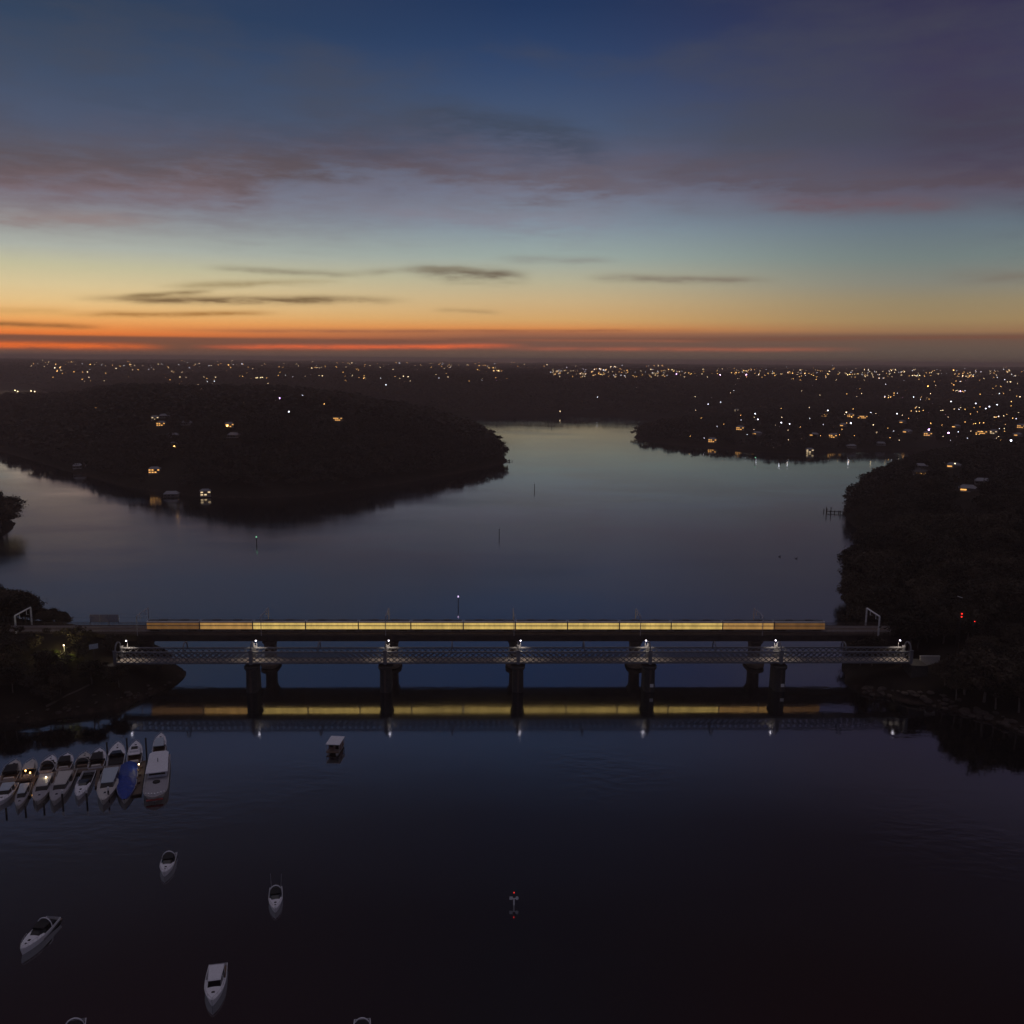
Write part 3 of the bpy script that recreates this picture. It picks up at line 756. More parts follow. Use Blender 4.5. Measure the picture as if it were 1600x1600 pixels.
# ------------------------------------------------------------------ distant lamps
LAMPM = {}
def lamp_meshes(em, rad):
    key = (em.name, rad)
    if key not in LAMPM:
        m = MB(); m.tube([(0, 0, -2), (0, 0, 14)], [.16 + rad * .05, .1 + rad * .04], 5); m.bar((0, 0, 14), (0, -1.6, 14.3), .12 + rad * .05)
        a = m.mesh('pole', M_pile)
        m = MB(); m.ball((0, -2.0, 14.3), rad, 8, .8); b = m.mesh('lamp_head', em)
        LAMPM[key] = (a, b)
    return LAMPM[key]
def street_lamp(p, em, rad, label, group, cat='street lamp', nm='street_lamp'):
    a, b_ = lamp_meshes(em, rad)
    t = thing(nm, label, cat, p, rnd.uniform(-.6, .6), group)
    link('pole', a, t); link('lamp_head', b_, t)
def rad_for(d): return round(max(.35, d * .00042) * 4) / 4 or .35
SPECIAL = [(1057, 584, E_violet, 1.5, 'violet floodlight on the far plain, left one of three'), (1125, 585, E_violet, 1.7, 'violet floodlight on the far plain, middle one of three'),
 (1166, 585, E_violet, 1.7, 'violet floodlight on the far plain beside an orange strip, right one of three'), (1449, 603, E_amber, 1.7, 'large orange floodlight in the right-hand suburb'),
 (1500, 611, E_violet, 1.3, 'violet lamp right of the large orange floodlight'), (1451, 671, E_violet, 1.2, 'pinkish violet lamp above an amber house behind the right bay'),
 (1480, 676, E_violet, 1.2, 'pinkish violet lamp standing alone right of the amber house behind the bay'), (439, 622, E_violet, 1.2, 'violet lamp on the crest of the left peninsula'),
 (473, 618, E_cool, .9, 'white lamp on the peninsula crest right of the violet lamp'), (507, 631, E_amber, 1.1, 'yellow lamp on the slope of the left peninsula above the long lit house'),
 (453, 643, E_cool, .9, 'white lamp in the trees below the violet lamp, left peninsula'), (356, 665, E_amber, 1.2, 'orange lamp above the wide bluish roof on the left peninsula'),
 (275, 697, E_amber, .7, 'amber lamp low on the middle slope of the left peninsula'), (603, 601, E_cool, 1.4, 'lone white lamp on the hazy slope behind the left peninsula'),
 (933, 620, E_cool, .9, 'small white lamp on the dark hill above the far channel'), (1106, 631, E_cool, 1.0, 'white lamp above the dark far right point'),
 (1125, 628, E_cool, .8, 'smaller white lamp right of the one above the far right point'), (1180, 646, E_cool, 1.0, 'upper white lamp of a pair beside the lit houses, far right bank'),
 (1183, 655, E_cool, 1.1, 'lower white lamp of a pair beside the lit houses, far right bank'), (1220, 660, E_cool, 1.1, 'white lamp standing between the lit houses of the far right bank'),
 (1233, 662, E_cool, .8, 'small white lamp right of the one between the lit houses'), (1293, 641, E_cool, 1.0, 'white lamp above the wide orange house, far right bank'),
 (1321, 644, E_warm, 1.0, 'warm white lamp right of the wide orange house'), (1400, 646, E_cool, 1.1, 'white lamp above the pair of amber windows behind the bay'),
 (1427, 620, E_cool, 1.2, 'bright white lamp on a road above the right-hand suburb'), (1485, 627, E_cool, 1.2, 'white lamp between the orange floodlight and the violet lamps'),
 (1546, 635, E_cool, 1.2, 'white lamp of a diagonal trio near the right frame edge, middle one'), (1539, 638, E_cool, 1.0, 'white lamp of a diagonal trio near the right frame edge, lowest one'),
 (1557, 632, E_cool, 1.1, 'white lamp of a diagonal trio near the right frame edge, highest one'), (1523, 630, E_cool, 1.2, 'white lamp left of the diagonal trio near the right frame edge'),
 (1328, 661, E_cool, 1.2, 'white round lamp behind the right bay'), (1579, 688, E_cool, 1.2, 'white round lamp beside the large bright amber house'),
 (1491, 724, E_warm, .5, 'small yellow lamp above the nearest wooded hillside of the right bank'), (1395, 572, E_red, 3.4, 'red rooftop light on the far skyline'),
 (1490, 578, E_amber, 3.6, 'big orange light on the far skyline near the right')]
for px, py, em, rad, lab in SPECIAL:
    p = hit(px, py + .5, 14.0)
    if p is None: continue
    street_lamp(p, em, rad * .85, lab, None); clear(p, 8, 70)
# clusters: (x0,x1,y0,y1,count,mix of materials, label, group)
AMB, WRM, COO = E_amber, E_warm, E_cool
ZONES = [
 (1010, 1340, 577, 590, 46, (AMB, AMB, WRM), 'amber street lamp in the dense glowing strip left of the far plain\'s middle', 'lamps in the amber strip of the far plain'),
 (850, 1040, 570, 588, 44, (AMB, WRM, COO), 'small street lamp on the far plain above the channel', 'lamps on the far plain above the channel'),
 (1340, 1600, 577, 590, 52, (AMB, WRM, WRM, COO), 'tiny street lamp along the right-hand skyline', 'lamps along the right-hand skyline'),
 (1340, 1600, 590, 622, 42, (AMB, AMB, WRM, COO), 'street lamp in the dark suburb below the right-hand skyline', 'lamps of the right-hand suburb'),
 (1300, 1600, 625, 682, 30, (AMB, AMB, AMB, WRM, COO), 'street lamp among houses behind the right bay', 'lamps behind the right bay'),
 (60, 400, 564, 582, 28, (AMB, WRM, COO), 'tiny street lamp on the left skyline', 'lamps on the left skyline'),
 (280, 340, 586, 608, 14, (COO, WRM, AMB), 'street lamp in the bright knot above the left peninsula', 'lamps in the knot above the left peninsula'),
 (400, 800, 564, 592, 40, (AMB, WRM, WRM), 'tiny street lamp on the hazy hills left of the channel', 'lamps on the hazy hills'),
]
placed = []
for x0, x1, y0, y1, n_, mts, lab, grp in ZONES:
    k = 0; tries = 0
    while k < n_ and tries < n_ * 8:
        tries += 1
        if k and rnd.random() < .45 and (x1 - x0) > 100:     # streets: next lamp close to the last one
            px = px + rnd.choice((-1, 1)) * rnd.uniform(4, 9); py = py + rnd.uniform(-1, 1)
            px = min(max(px, x0), x1); py = min(max(py, y0), y1)
        else: px, py = rnd.uniform(x0, x1), rnd.uniform(y0, y1)
        p = hit(px, py, 14.0)
        if p is None or p.z < .3: continue
        d = math.hypot(p.x, p.y)
        street_lamp(p, rnd.choice(mts), min(4.0, max(.5, rad_for(d) * rnd.choice((.5, .6, .75, .9)))) // .25 * .25, lab, grp)
        placed.append(p); clear(p, 9, 30); k += 1
# lamps by the far bay on the left, over bright water
for px, py, lab in ((24, 617, 'bright lamp on the bank of the far bay at the left edge'), (29, 619, 'lamp beside the brightest one by the far bay'), (50, 618, 'lamp at the middle of the far bay bank'), (55, 619, 'lamp at the right end of the far bay bank')):
    p = P(px, py, 0); street_lamp(p, E_warm, 1.5, lab, 'lamps by the far bay')
# the rest of the city glow: hundreds of lamps too small and many to count
mb = MB()
for x0, x1, y0, y1, n_ in ((860, 1600, 572, 592, 420), (40, 860, 562, 576, 240), (1250, 1600, 590, 690, 80), (60, 800, 575, 602, 70), (1060, 1320, 640, 695, 26), (960, 1250, 590, 640, 6)):
    for k in range(n_):
        px = rnd.uniform(x0, x1); py = rnd.uniform(y0, y1) if y1 - y0 > 30 else y0 + (y1 - y0) * (.5 + rnd.gauss(0, .2))
        p = hit(px, py, 10.0)
        if p is None or p.z < .3: continue
        d = math.hypot(p.x, p.y); r_ = max(.3, d * .00021)
        mb.cur = rnd.choice((0, 0, 1, 1, 2)); mb.ball((p.x, p.y, p.z + 10), r_, 6)
        mb.cur = 3; mb.tube([(p.x, p.y, p.z), (p.x, p.y, p.z + 10)], .12 + d * .00002, 4)
cl_ = mb.build('city_lights', [E_amber, E_warm, E_cool, M_pile]); cl_['kind'] = 'stuff'
cl_['label'] = 'countless tiny amber and white lights scattered over the dark suburbs'; cl_['category'] = 'city lights'

# ------------------------------------------------------------------ trees
def crown_mesh(seed, n_cl, n_lf, lf, name='crown', wide=1.0, m=M_leaf):
    """unit tree of height 1: leaf tufts through an uneven crown, radius about .38"""
    r_ = np.random.default_rng(seed); C_ = []
    while len(C_) < n_cl:
        v = r_.normal(size=3); v /= np.linalg.norm(v); rad = r_.uniform(.45, 1.0) ** .6
        c_ = np.array([v[0] * .34 * wide, v[1] * .34 * wide, .64 + v[2] * .27]) * 1.0
        c_ = np.array([0, 0, .64]) + (c_ - np.array([0, 0, .64])) * rad
        if c_[2] > .38: C_.append(c_)
    Vs = []
    for c_ in C_:
        s = r_.uniform(.06, .115)
        pts = c_ + r_.normal(size=(n_lf, 3)) * s * np.array([.75, .75, .5])
        a1 = r_.normal(size=(n_lf, 3)); a1[:, 2] *= .6; a1 /= np.linalg.norm(a1, axis=1)[:, None]
        a2 = np.cross(a1, r_.normal(size=(n_lf, 3))); a2 /= np.linalg.norm(a2, axis=1)[:, None]
        q = lf * r_.uniform(.6, 1.3, size=(n_lf, 1))
        Vs.append(np.stack([pts - a1 * q, pts + a2 * q * .55, pts + a1 * q, pts - a2 * q * .55], 1).reshape(-1, 3))
    V_ = np.concatenate(Vs); F_ = np.arange(len(V_)).reshape(-1, 4)
    return V_, F_, C_
def trunk_mb(C_, seed):
    r_ = random.Random(seed); m = MB()
    bend = (r_.uniform(-.03, .03), r_.uniform(-.03, .03))
    m.tube([(0, 0, -.15), (bend[0] * .3, bend[1] * .3, .15), (bend[0], bend[1], .42), (bend[0] * 1.2, bend[1] * 1.2, .72)], [.026, .020, .015, .006], 6)
    for c_ in C_[::max(1, len(C_) // 9)]:
        z0 = r_.uniform(.25, .45)
        mid = (c_[0] * .5, c_[1] * .5, z0 + (c_[2] - z0) * .65)
        m.tube([(bend[0] * z0 * 2, bend[1] * z0 * 2, z0), mid, tuple(c_)], [.010, .007, .003], 4)
    return m
TREES = []
for k in range(6):
    V_, F_, C_ = crown_mesh(100 + k, 34 + 4 * k, 95, .030, wide=(1.0, 1.25, .85, 1.15, 1.0, 1.35)[k])
    TREES.append((npmesh('crown', V_, F_, M_leaf), trunk_mb(C_, k).mesh('trunk', M_bark), V_))
MIDT = [crown_mesh(200 + k, 13, 14, .075, wide=1.1)[:2] for k in range(5)]
MIDT2 = [crown_mesh(230 + k, 22, 42, .042, wide=1.1)[:2] for k in range(5)]
FART = [crown_mesh(260 + k, 8, 8, .13, wide=1.4)[:2] for k in range(4)]

for q_ in (hit(1502, 961, 15), hit(1522, 973, 15), hit(1500, 934, 20)): clear(q_, 3.5, 16)
clear(P(1371, 986, 14.5), 9, 14); clear(obM @ Vector((LB + 1, -9, 0)), 8, 8); clear(obM @ Vector((LB - 14, -9, 0)), 8, 8)
NH = len(CLEAR)
def allowed(X, Y, marg=0):
    ok = np.ones(X.shape, bool)
    dist = np.hypot(X, Y)
    for cx, cy, r_, tw in CLEAR:
        dc = math.hypot(cx, cy); ux, uy = cx / dc, cy / dc
        s = (X - cx) * ux + (Y - cy) * uy; l = np.abs((X - cx) * uy - (Y - cy) * ux)
        ok &= ~(((np.hypot(X - cx, Y - cy) < r_ + marg)) | ((s < 0) & (s > -tw) & (l < r_)))
    # bridge corridors
    for M0, w0, w1, x0, x1 in ((obM, -6, WD + 3, -9, LB + 14), (rbM, -1.5, DR + 3, xs0, xs1)):
        a = M0.to_euler().z; ox, oy = M0.translation.x, M0.translation.y
        lx = (X - ox) * math.cos(a) + (Y - oy) * math.sin(a); ly = -(X - ox) * math.sin(a) + (Y - oy) * math.cos(a)
        ok &= ~((lx > x0) & (lx < x1) & (ly > w0) & (ly < w1))
    return ok
def scatter(pl_idx, spacing, rmin, rmax, jit=.45, azm=R(33)):
    pl = LAND[pl_idx][0]
    x0, y0 = pl.min(0); x1, y1 = pl.max(0)
    x0 = max(x0, -math.tan(azm) * rmax * 1.05); x1 = min(x1, math.tan(azm) * rmax * 1.05); y0 = max(y0, 0); y1 = min(y1, rmax)
    gx_, gy_ = np.meshgrid(np.arange(x0, x1, spacing), np.arange(y0, y1, spacing * .87))
    gx_ = gx_ + (np.arange(gx_.shape[0])[:, None] % 2) * spacing * .5
    X = (gx_ + rng.uniform(-jit, jit, gx_.shape) * spacing).ravel(); Y = (gy_ + rng.uniform(-jit, jit, gy_.shape) * spacing).ravel()
    d = np.hypot(X, Y); k = (d > rmin) & (d < rmax) & (np.abs(np.arctan2(X, Y)) < azm)
    X, Y = X[k], Y[k]; s = sdf(pl, X, Y); k = s > 1.5; X, Y, s = X[k], Y[k], s[k]
    k = allowed(X, Y); return X[k], Y[k], s[k]

near = []      # x, y, z, height, zone
# right bank near
X, Y, s = scatter(3, 8.2, 200, 760); Z = height(X, Y)
for x, y, z, q in zip(X, Y, Z, s): near.append((x, y, z, float(np.clip(rng.lognormal(2.52, .26), 7, 21)), 'C'))
# left bank near : trees behind the railway and low scrub
X, Y, s = scatter(4, 6.2, 200, 520); Z = height(X, Y)
aM = rbM.to_euler().z
for x, y, z, q in zip(X, Y, Z, s):
    lx = (x - O.x) * math.cos(aM) + (y - O.y) * math.sin(aM); ly = -(x - O.x) * math.sin(aM) + (y - O.y) * math.cos(aM)
    px, py = pix((x, y, z))
    if ly > DR:      # behind the railway
        if px > 112: continue
        hh = 13.0 if px < 42 else rng.uniform(4.5, 7.5)
        if px < 42: hh *= rng.uniform(.85, 1.05)
        near.append((x, y, z, hh, 'Db'))
    elif ly > -14:
        if px < 176 and not (66 < px < 118 and 1002 < py < 1050): near.append((x, y, z, rng.uniform(2.6, 4.4), 'Df'))
    else:
        if px > 215: near.append((x, y, z, rng.uniform(3.2, 5.0), 'Df')) if px > 230 or rng.random() < .7 else None
        elif not (66 < px < 118 and 1006 < py < 1050): near.append((x, y, z, rng.uniform(5, 9.5), 'Df'))
X, Y, s = scatter(5, 7.5, 200, 760); Z = height(X, Y)
for x, y, z in zip(X, Y, Z): near.append((x, y, z, rng.uniform(15, 20), 'E'))
# lone trees on the tip of the left peninsula
for px, py, hh in ((768, 716, 26), (760, 713, 20), (778, 719, 15), (752, 712, 22)):
    p = P(px, py, 0); near.append((p.x, p.y, 1.0, hh, 'tip'))
def score(t):
    px, py = pix((t[0], t[1], t[2] + t[3] * .6))
    if not (-20 < px < 1620 and 0 < py < 1640): return -1
    return t[3] / math.hypot(t[0], t[1]) + (5 if t[4] in ('tip', 'Db', 'E') else 0)
near.sort(key=score, reverse=True)
near = [t for t in near if score(t) > 0] 
print('near trees', len(near))
ZL = {'C': ('dark eucalyptus in the dense wood on the right bank beside the bridges', 'trees of the right bank wood'),
      'Df': ('low dark bushy tree on the left bank in front of the railway', 'trees on the left bank'),
      'Db': ('dark tree standing behind the railway at the left frame edge', 'trees behind the railway line, left bank'),
      'E': ('dark tree on the small wooded point at the left frame edge', 'trees on the small left point'),
      'tip': ('gnarled tree leaning over the water at the tip of the left peninsula', 'trees at the tip of the left peninsula')}
IND = near[:296]; REST = near[296:]
for i, (x, y, z, hh, zn) in enumerate(IND):
    ci = i % 6 if zn != 'tip' else 5
    cm, tm, _ = TREES[ci]
    lab, grp = ZL[zn]
    if zn == 'C':
        px_, py_ = pix((x, y, z + hh * .6)); sh = float(sdf(LAND[3][0], np.array([x]), np.array([y]))[0])
        if sh < 12 and py_ < 985: lab, grp = 'dark tree overhanging the river edge of the right bank, beyond the railway bridge', 'shore trees beyond the railway bridge'
        elif sh < 12: lab, grp = 'dark tree rooted right above the shore boulders, this side of the lattice bridge', 'shore trees above the right boulders'
        elif py_ < 930: lab, grp = 'dark tree on the upper slope of the right bank wood, above the red signals', 'upper slope trees of the right bank'
        elif py_ < 1010: lab, grp = 'dark tree level with the railway and red signals in the right bank wood', 'middle slope trees of the right bank'
        else: lab, grp = 'dark tree in the lower right wood, below the lattice bridge deck line', 'lower trees of the right bank'
    t = thing('eucalyptus_tree', lab, 'tree', (x, y, z), rng.uniform(0, 6.28), grp)
    sxy = hh * rng.uniform(.95, 1.35); t.scale = (sxy, sxy * rng.uniform(.85, 1.1), hh)
    link('trunk', tm, t); link('crown', cm, t)

def merge(pts, protos, m, name):
    Vs = []; Fs = []; off = 0
    idx = rng.integers(0, len(protos), len(pts))
    pts = np.array(pts)
    for k, (V_, F_) in enumerate(protos):
        q = pts[idx == k]
        if not len(q): continue
        a = rng.uniform(0, 6.28, len(q)); c_, s_ = np.cos(a), np.sin(a)
        hh = q[:, 3]; wx = q[:, 4]
        X = (V_[None, :, 0] * c_[:, None] - V_[None, :, 1] * s_[:, None]) * wx[:, None] + q[:, 0, None]
        Y = (V_[None, :, 0] * s_[:, None] + V_[None, :, 1] * c_[:, None]) * wx[:, None] + q[:, 1, None]
        Z = V_[None, :, 2] * hh[:, None] + q[:, 2, None]
        VV = np.stack([X, Y, Z], -1).reshape(-1, 3); n_ = len(V_)
        FF = (F_[None] + (np.arange(len(q)) * n_)[:, None, None]).reshape(-1, 4) + off
        Vs.append(VV); Fs.append(FF); off += len(VV)
    return np.concatenate(Vs), np.concatenate(Fs)
parts = []
if REST: parts.append(merge([(x, y, z, hh, hh * 1.15) for x, y, z, hh, _ in REST], MIDT2, M_leaf2, 'f'))
def mass(idx, spacing, rmin, rmax, hlo, hhi, wf, protos):
    X, Y, s = scatter(idx, spacing, rmin, rmax)
    if not len(X): return
    Z = height(X, Y)
    k = Z > .8; X, Y, Z = X[k], Y[k], Z[k]
    hh = rng.uniform(hlo, hhi, len(X))
    print('mass', idx, len(X))
    parts.append(merge(np.stack([X, Y, Z, hh, hh * wf], -1), protos, M_leaf2, 'f'))
mass(0, 9.5, 500, 1150, 7, 18, 1.2, MIDT)
mass(0, 15, 1150, 2700, 8, 21, 1.5, FART)
mass(1, 13, 900, 2400, 7, 13, 1.5, FART)
mass(3, 9.0, 760, 1250, 9, 14, 1.2, MIDT)
mass(2, 22, 1500, 3600, 9, 15, 2.2, FART)
mass(2, 55, 3600, 9000, 9, 17, 3.6, FART)
mass(2, 110, 9000, 15500, 10, 20, 6.0, FART)
Vs = []; Fs = []; off = 0
for V_, F_ in parts: Vs.append(V_); Fs.append(F_ + off); off += len(V_)
fo = link('woodland', npmesh('woodland', np.concatenate(Vs), np.concatenate(Fs), M_leaf2)); fo['kind'] = 'stuff'
fo['label'] = 'dense dark bushland covering the peninsulas and far hills'; fo['category'] = 'woodland'

# ------------------------------------------------------------------ navigation marks
def nav_mark(px, py, hgt, label, lamp=None, w=.35, boards=False):
    p = P(px, py, 0)
    t = thing('channel_marker', label, 'channel marker', (p.x, p.y, 0))
    MB().tube([(0, 0, -3), (0, 0, hgt)], [w * .6, w * .45], 8).build('pile', M_pile, t)
    MB().box(-w, w, -w, w, hgt, hgt + .25).build('cap', M_gal if not boards else M_white, t)
    if lamp: MB().tube([(0, 0, hgt + .25), (0, 0, hgt + .95)], w * .8, 8).build('lantern', lamp, t)
    return t
nav_mark(716, 948, 4.6, 'dark channel post with a violet-white light, just behind the railway bridge', E_navv, .36)
nav_mark(401, 851, 4.6, 'channel post with a small green light off the left peninsula', E_green, .5)
nav_mark(780, 839, 6.0, 'plain dark channel post in the middle of the river', None, .42)
nav_mark(835, 766, 6.0, 'plain dark channel post far out, beyond the peninsula tip', None, .55)
nav_mark(875, 650, 10, 'distant channel post with a faint light by the far shore', E_warm, .8)
nav_mark(862, 669, 4, 'tiny distant channel post in the far channel', None, .7)
nav_mark(1180, 722, 5, 'post with a yellow-green light in the right bay', E_green, .9)
p = P(803, 1414, 0); t = thing('channel_beacon', 'white beacon with two boards and a red light, alone on the foreground water', 'beacon', (p.x, p.y, 0)); t.scale = (.8, .8, .8)
MB().tube([(0, 0, -3), (0, 0, 1.9)], .22, 8).build('pile', M_white, t)
for sx in (-1, 1):
    m = MB(); n_ = 12; q = [(.85 * sx + .45 * math.cos(a * 6.283 / n_), 2.2 + .55 * math.sin(a * 6.283 / n_)) for a in range(n_)]
    if sx < 0: q = [(-1.25, 1.7), (-.35, 1.75), (-.35, 2.65), (-1.25, 2.65)]; n_ = 4
    vs = [(x, -.2, z) for x, z in q] + [(x, -.12, z) for x, z in q]
    m.add(vs, [tuple(range(n_)), tuple(range(n_, 2 * n_))[::-1]] + [(i, (i + 1) % n_, n_ + (i + 1) % n_, n_ + i) for i in range(n_)])
    m.build('board', M_white, t)
MB().box(-1.3, 1.3, -.1, .1, 1.9, 2.1).build('cross_arm', M_white, t)
MB().tube([(0, 0, 2.1), (0, 0, 3.6)], .10, 6).build('mast', M_dark, t)
MB().tube([(0, 0, 3.6), (0, 0, 3.95)], .10, 8).build('lantern', E_red, t)

# jetties
def jetty(px0, py0, px1, py1, w, label, posts):
    a = P(px0, py0, 0); b_ = P(px1, py1, 0); d = (b_ - a); L = d.length; rz = math.atan2(d.y, d.x)
    t = thing('jetty', label, 'jetty', (a.x, a.y, 0), rz)
    m = MB(); m.box(0, L, -w / 2, w / 2, 1.1, 1.4); m.build('deck', M_pile, t)
    m = MB(); k = 0
    while k <= L: m.tube([(k, -w / 2, -2), (k, -w / 2, 2.0)], .24, 6); m.tube([(k, w / 2, -2), (k, w / 2, 2.0)], .24, 6); k += 3.2
    m.build('piles', M_pile, t)
    for dx, dy, hh in posts: MB().tube([(dx, dy, -2), (dx, dy, hh)], .32, 8).build('mooring_post', M_pile, t)
    return t
jetty(1330, 803, 1291, 801, 2.6, 'dark timber jetty reaching out from the right bank point', [(16, 4.5, 5.5), (19.5, 5, 5.5), (21, -4, 2.5), (18.5, -7, 2.5), (9, 8, 3.5)])
jetty(782, 722, 797, 721, 2.4, 'small jetty at the tip of the left peninsula', [(14.5, 2.5, 3.0), (14.5, -3.5, 2.0)])
# ducks
for px, py, lab in ((1218, 870, 'small dark bird floating on the right, the left of two'), (1244, 873, 'small dark bird floating on the right, the right of two')):
    p = P(px, py, 0); m = MB(); m.ball((0, 0, .15), .55, 8, .5); m.tube([(.45, 0, .3), (.6, 0, .75), (.62, 0, .8)], [.13, .10, .09], 6); m.ball((.68, 0, .88), .16, 8); m.tube([(.8, 0, .86), (1.02, 0, .83)], [.06, .02], 5)
    m.tube([(-.4, 0, .22), (-.8, 0, .42)], [.18, .03], 6)
    o = m.build('water_bird', M_dark); o.location = p; o['label'] = lab; o['category'] = 'bird'; o['group'] = 'birds on the river'

# ------------------------------------------------------------------ boats
def hw(t, W_, full=.0):      # half-width along the hull, t 0 stern .. 1 bow
    tt_ = max(0, (t - .45) / .55)
    return W_ / 2 * (.90 + .10 * math.sin(min(1, t / .45) * math.pi / 2)) * (1 - tt_ ** (2.2 + full)) ** .85 if t < 1 else 0.02
def sheer(t, fb): return fb * (1 + .28 * t * t)
def hull(L, W_, fb, full=0., mt=M_gel, flare=.80):
    m = MB(); n_ = 18; rows = []
    for k in range(n_ + 1):
        t = k / n_; x = -L / 2 + L * t; w = max(hw(t, W_, full), .03); z = sheer(t, fb)
        wl_ = w * flare * (1 - .25 * max(0, t - .6)); xi = x - (.04 * L * max(0, t - .5) * 2) * 1.0
        rows.append([(xi, 0, -.55 + .4 * max(0, t - .7)), (xi, wl_, -.1), (x, w, z), (x, w - .12 if w > .2 else w * .4, z), (x, -(w - .12 if w > .2 else w * .4), z), (x, -w, z), (xi, -wl_, -.1)])
    vs = [v for r_ in rows for v in r_]; fs = []
    for k in range(n_):
        for j in range(7):
            if j == 3: continue
            fs.append((k * 7 + j, k * 7 + (j + 1) % 7, (k + 1) * 7 + (j + 1) % 7, (k + 1) * 7 + j))
    fs.append((0, 1, 2, 5, 6)); 
    return m.add(vs, fs)
def plate(L, W_, fb, t0, t1, dz, inset=.1, full=0., camber=.0):
    m = MB(); n_ = 12; vs = []; fs = []
    for k in range(n_ + 1):
        t = t0 + (t1 - t0) * k / n_; x = -L / 2 + L * t; w = max(hw(t, W_, full) - inset, .02); z = sheer(t, fb) + dz
        vs += [(x, -w, z), (x, -w * .5, z + camber * .8), (x, 0, z + camber), (x, w * .5, z + camber * .8), (x, w, z)]
    for k in range(n_):
        for j in range(4): fs.append((k * 5 + j, (k + 1) * 5 + j, (k + 1) * 5 + j + 1, k * 5 + j + 1))
    m.add(vs, fs)
    o = len(vs)
    m.add([(x, y, z - .1) for x, y, z in vs], [f[::-1] for f in fs])
    edge = []
    for k in range(n_): edge += [((k) * 5, (k + 1) * 5), ((k + 1) * 5 + 4, k * 5 + 4)]
    edge += [(n_ * 5 + j, n_ * 5 + j + 1) for j in range(4)] + [(j + 1, j) for j in range(4)]
    m.f += [(b_, a_, a_ + o, b_ + o) for a_, b_ in edge]; m.mi += [0] * len(edge)
    return m
def taper_box(x0, x1, w0, w1, z0, z1, rake0=0., rake1=0., tum=.85):
    """cabin block: w0 width at stern end, w1 at bow end; rakes pull the top in"""
    m = MB(); a = [(x0, -w0 / 2, z0), (x1, -w1 / 2, z0), (x1, w1 / 2, z0), (x0, w0 / 2, z0)]
    b_ = [(x0 + rake0, -w0 / 2 * tum, z1), (x1 - rake1, -w1 / 2 * tum, z1), (x1 - rake1, w1 / 2 * tum, z1), (x0 + rake0, w0 / 2 * tum, z1)]
    m.add(a + b_, [(0, 3, 2, 1), (4, 5, 6, 7), (0, 1, 5, 4), (1, 2, 6, 5), (2, 3, 7, 6), (3, 0, 4, 7)])
    return m
def rails(m, L, W_, fb, t0, t1, full=0., h=.6):
    for sgn in (-1, 1):
        pts = []
        for k in range(9):
            t = t0 + (t1 - t0) * k / 8; pts.append((-L / 2 + L * t, sgn * max(hw(t, W_, full) - .12, .02), sheer(t, fb) + h))
        m.tube(pts, .035, 5)
        for p_ in pts[::2]: m.tube([(p_[0], p_[1], p_[2] - h), p_], .03, 4)
    return m
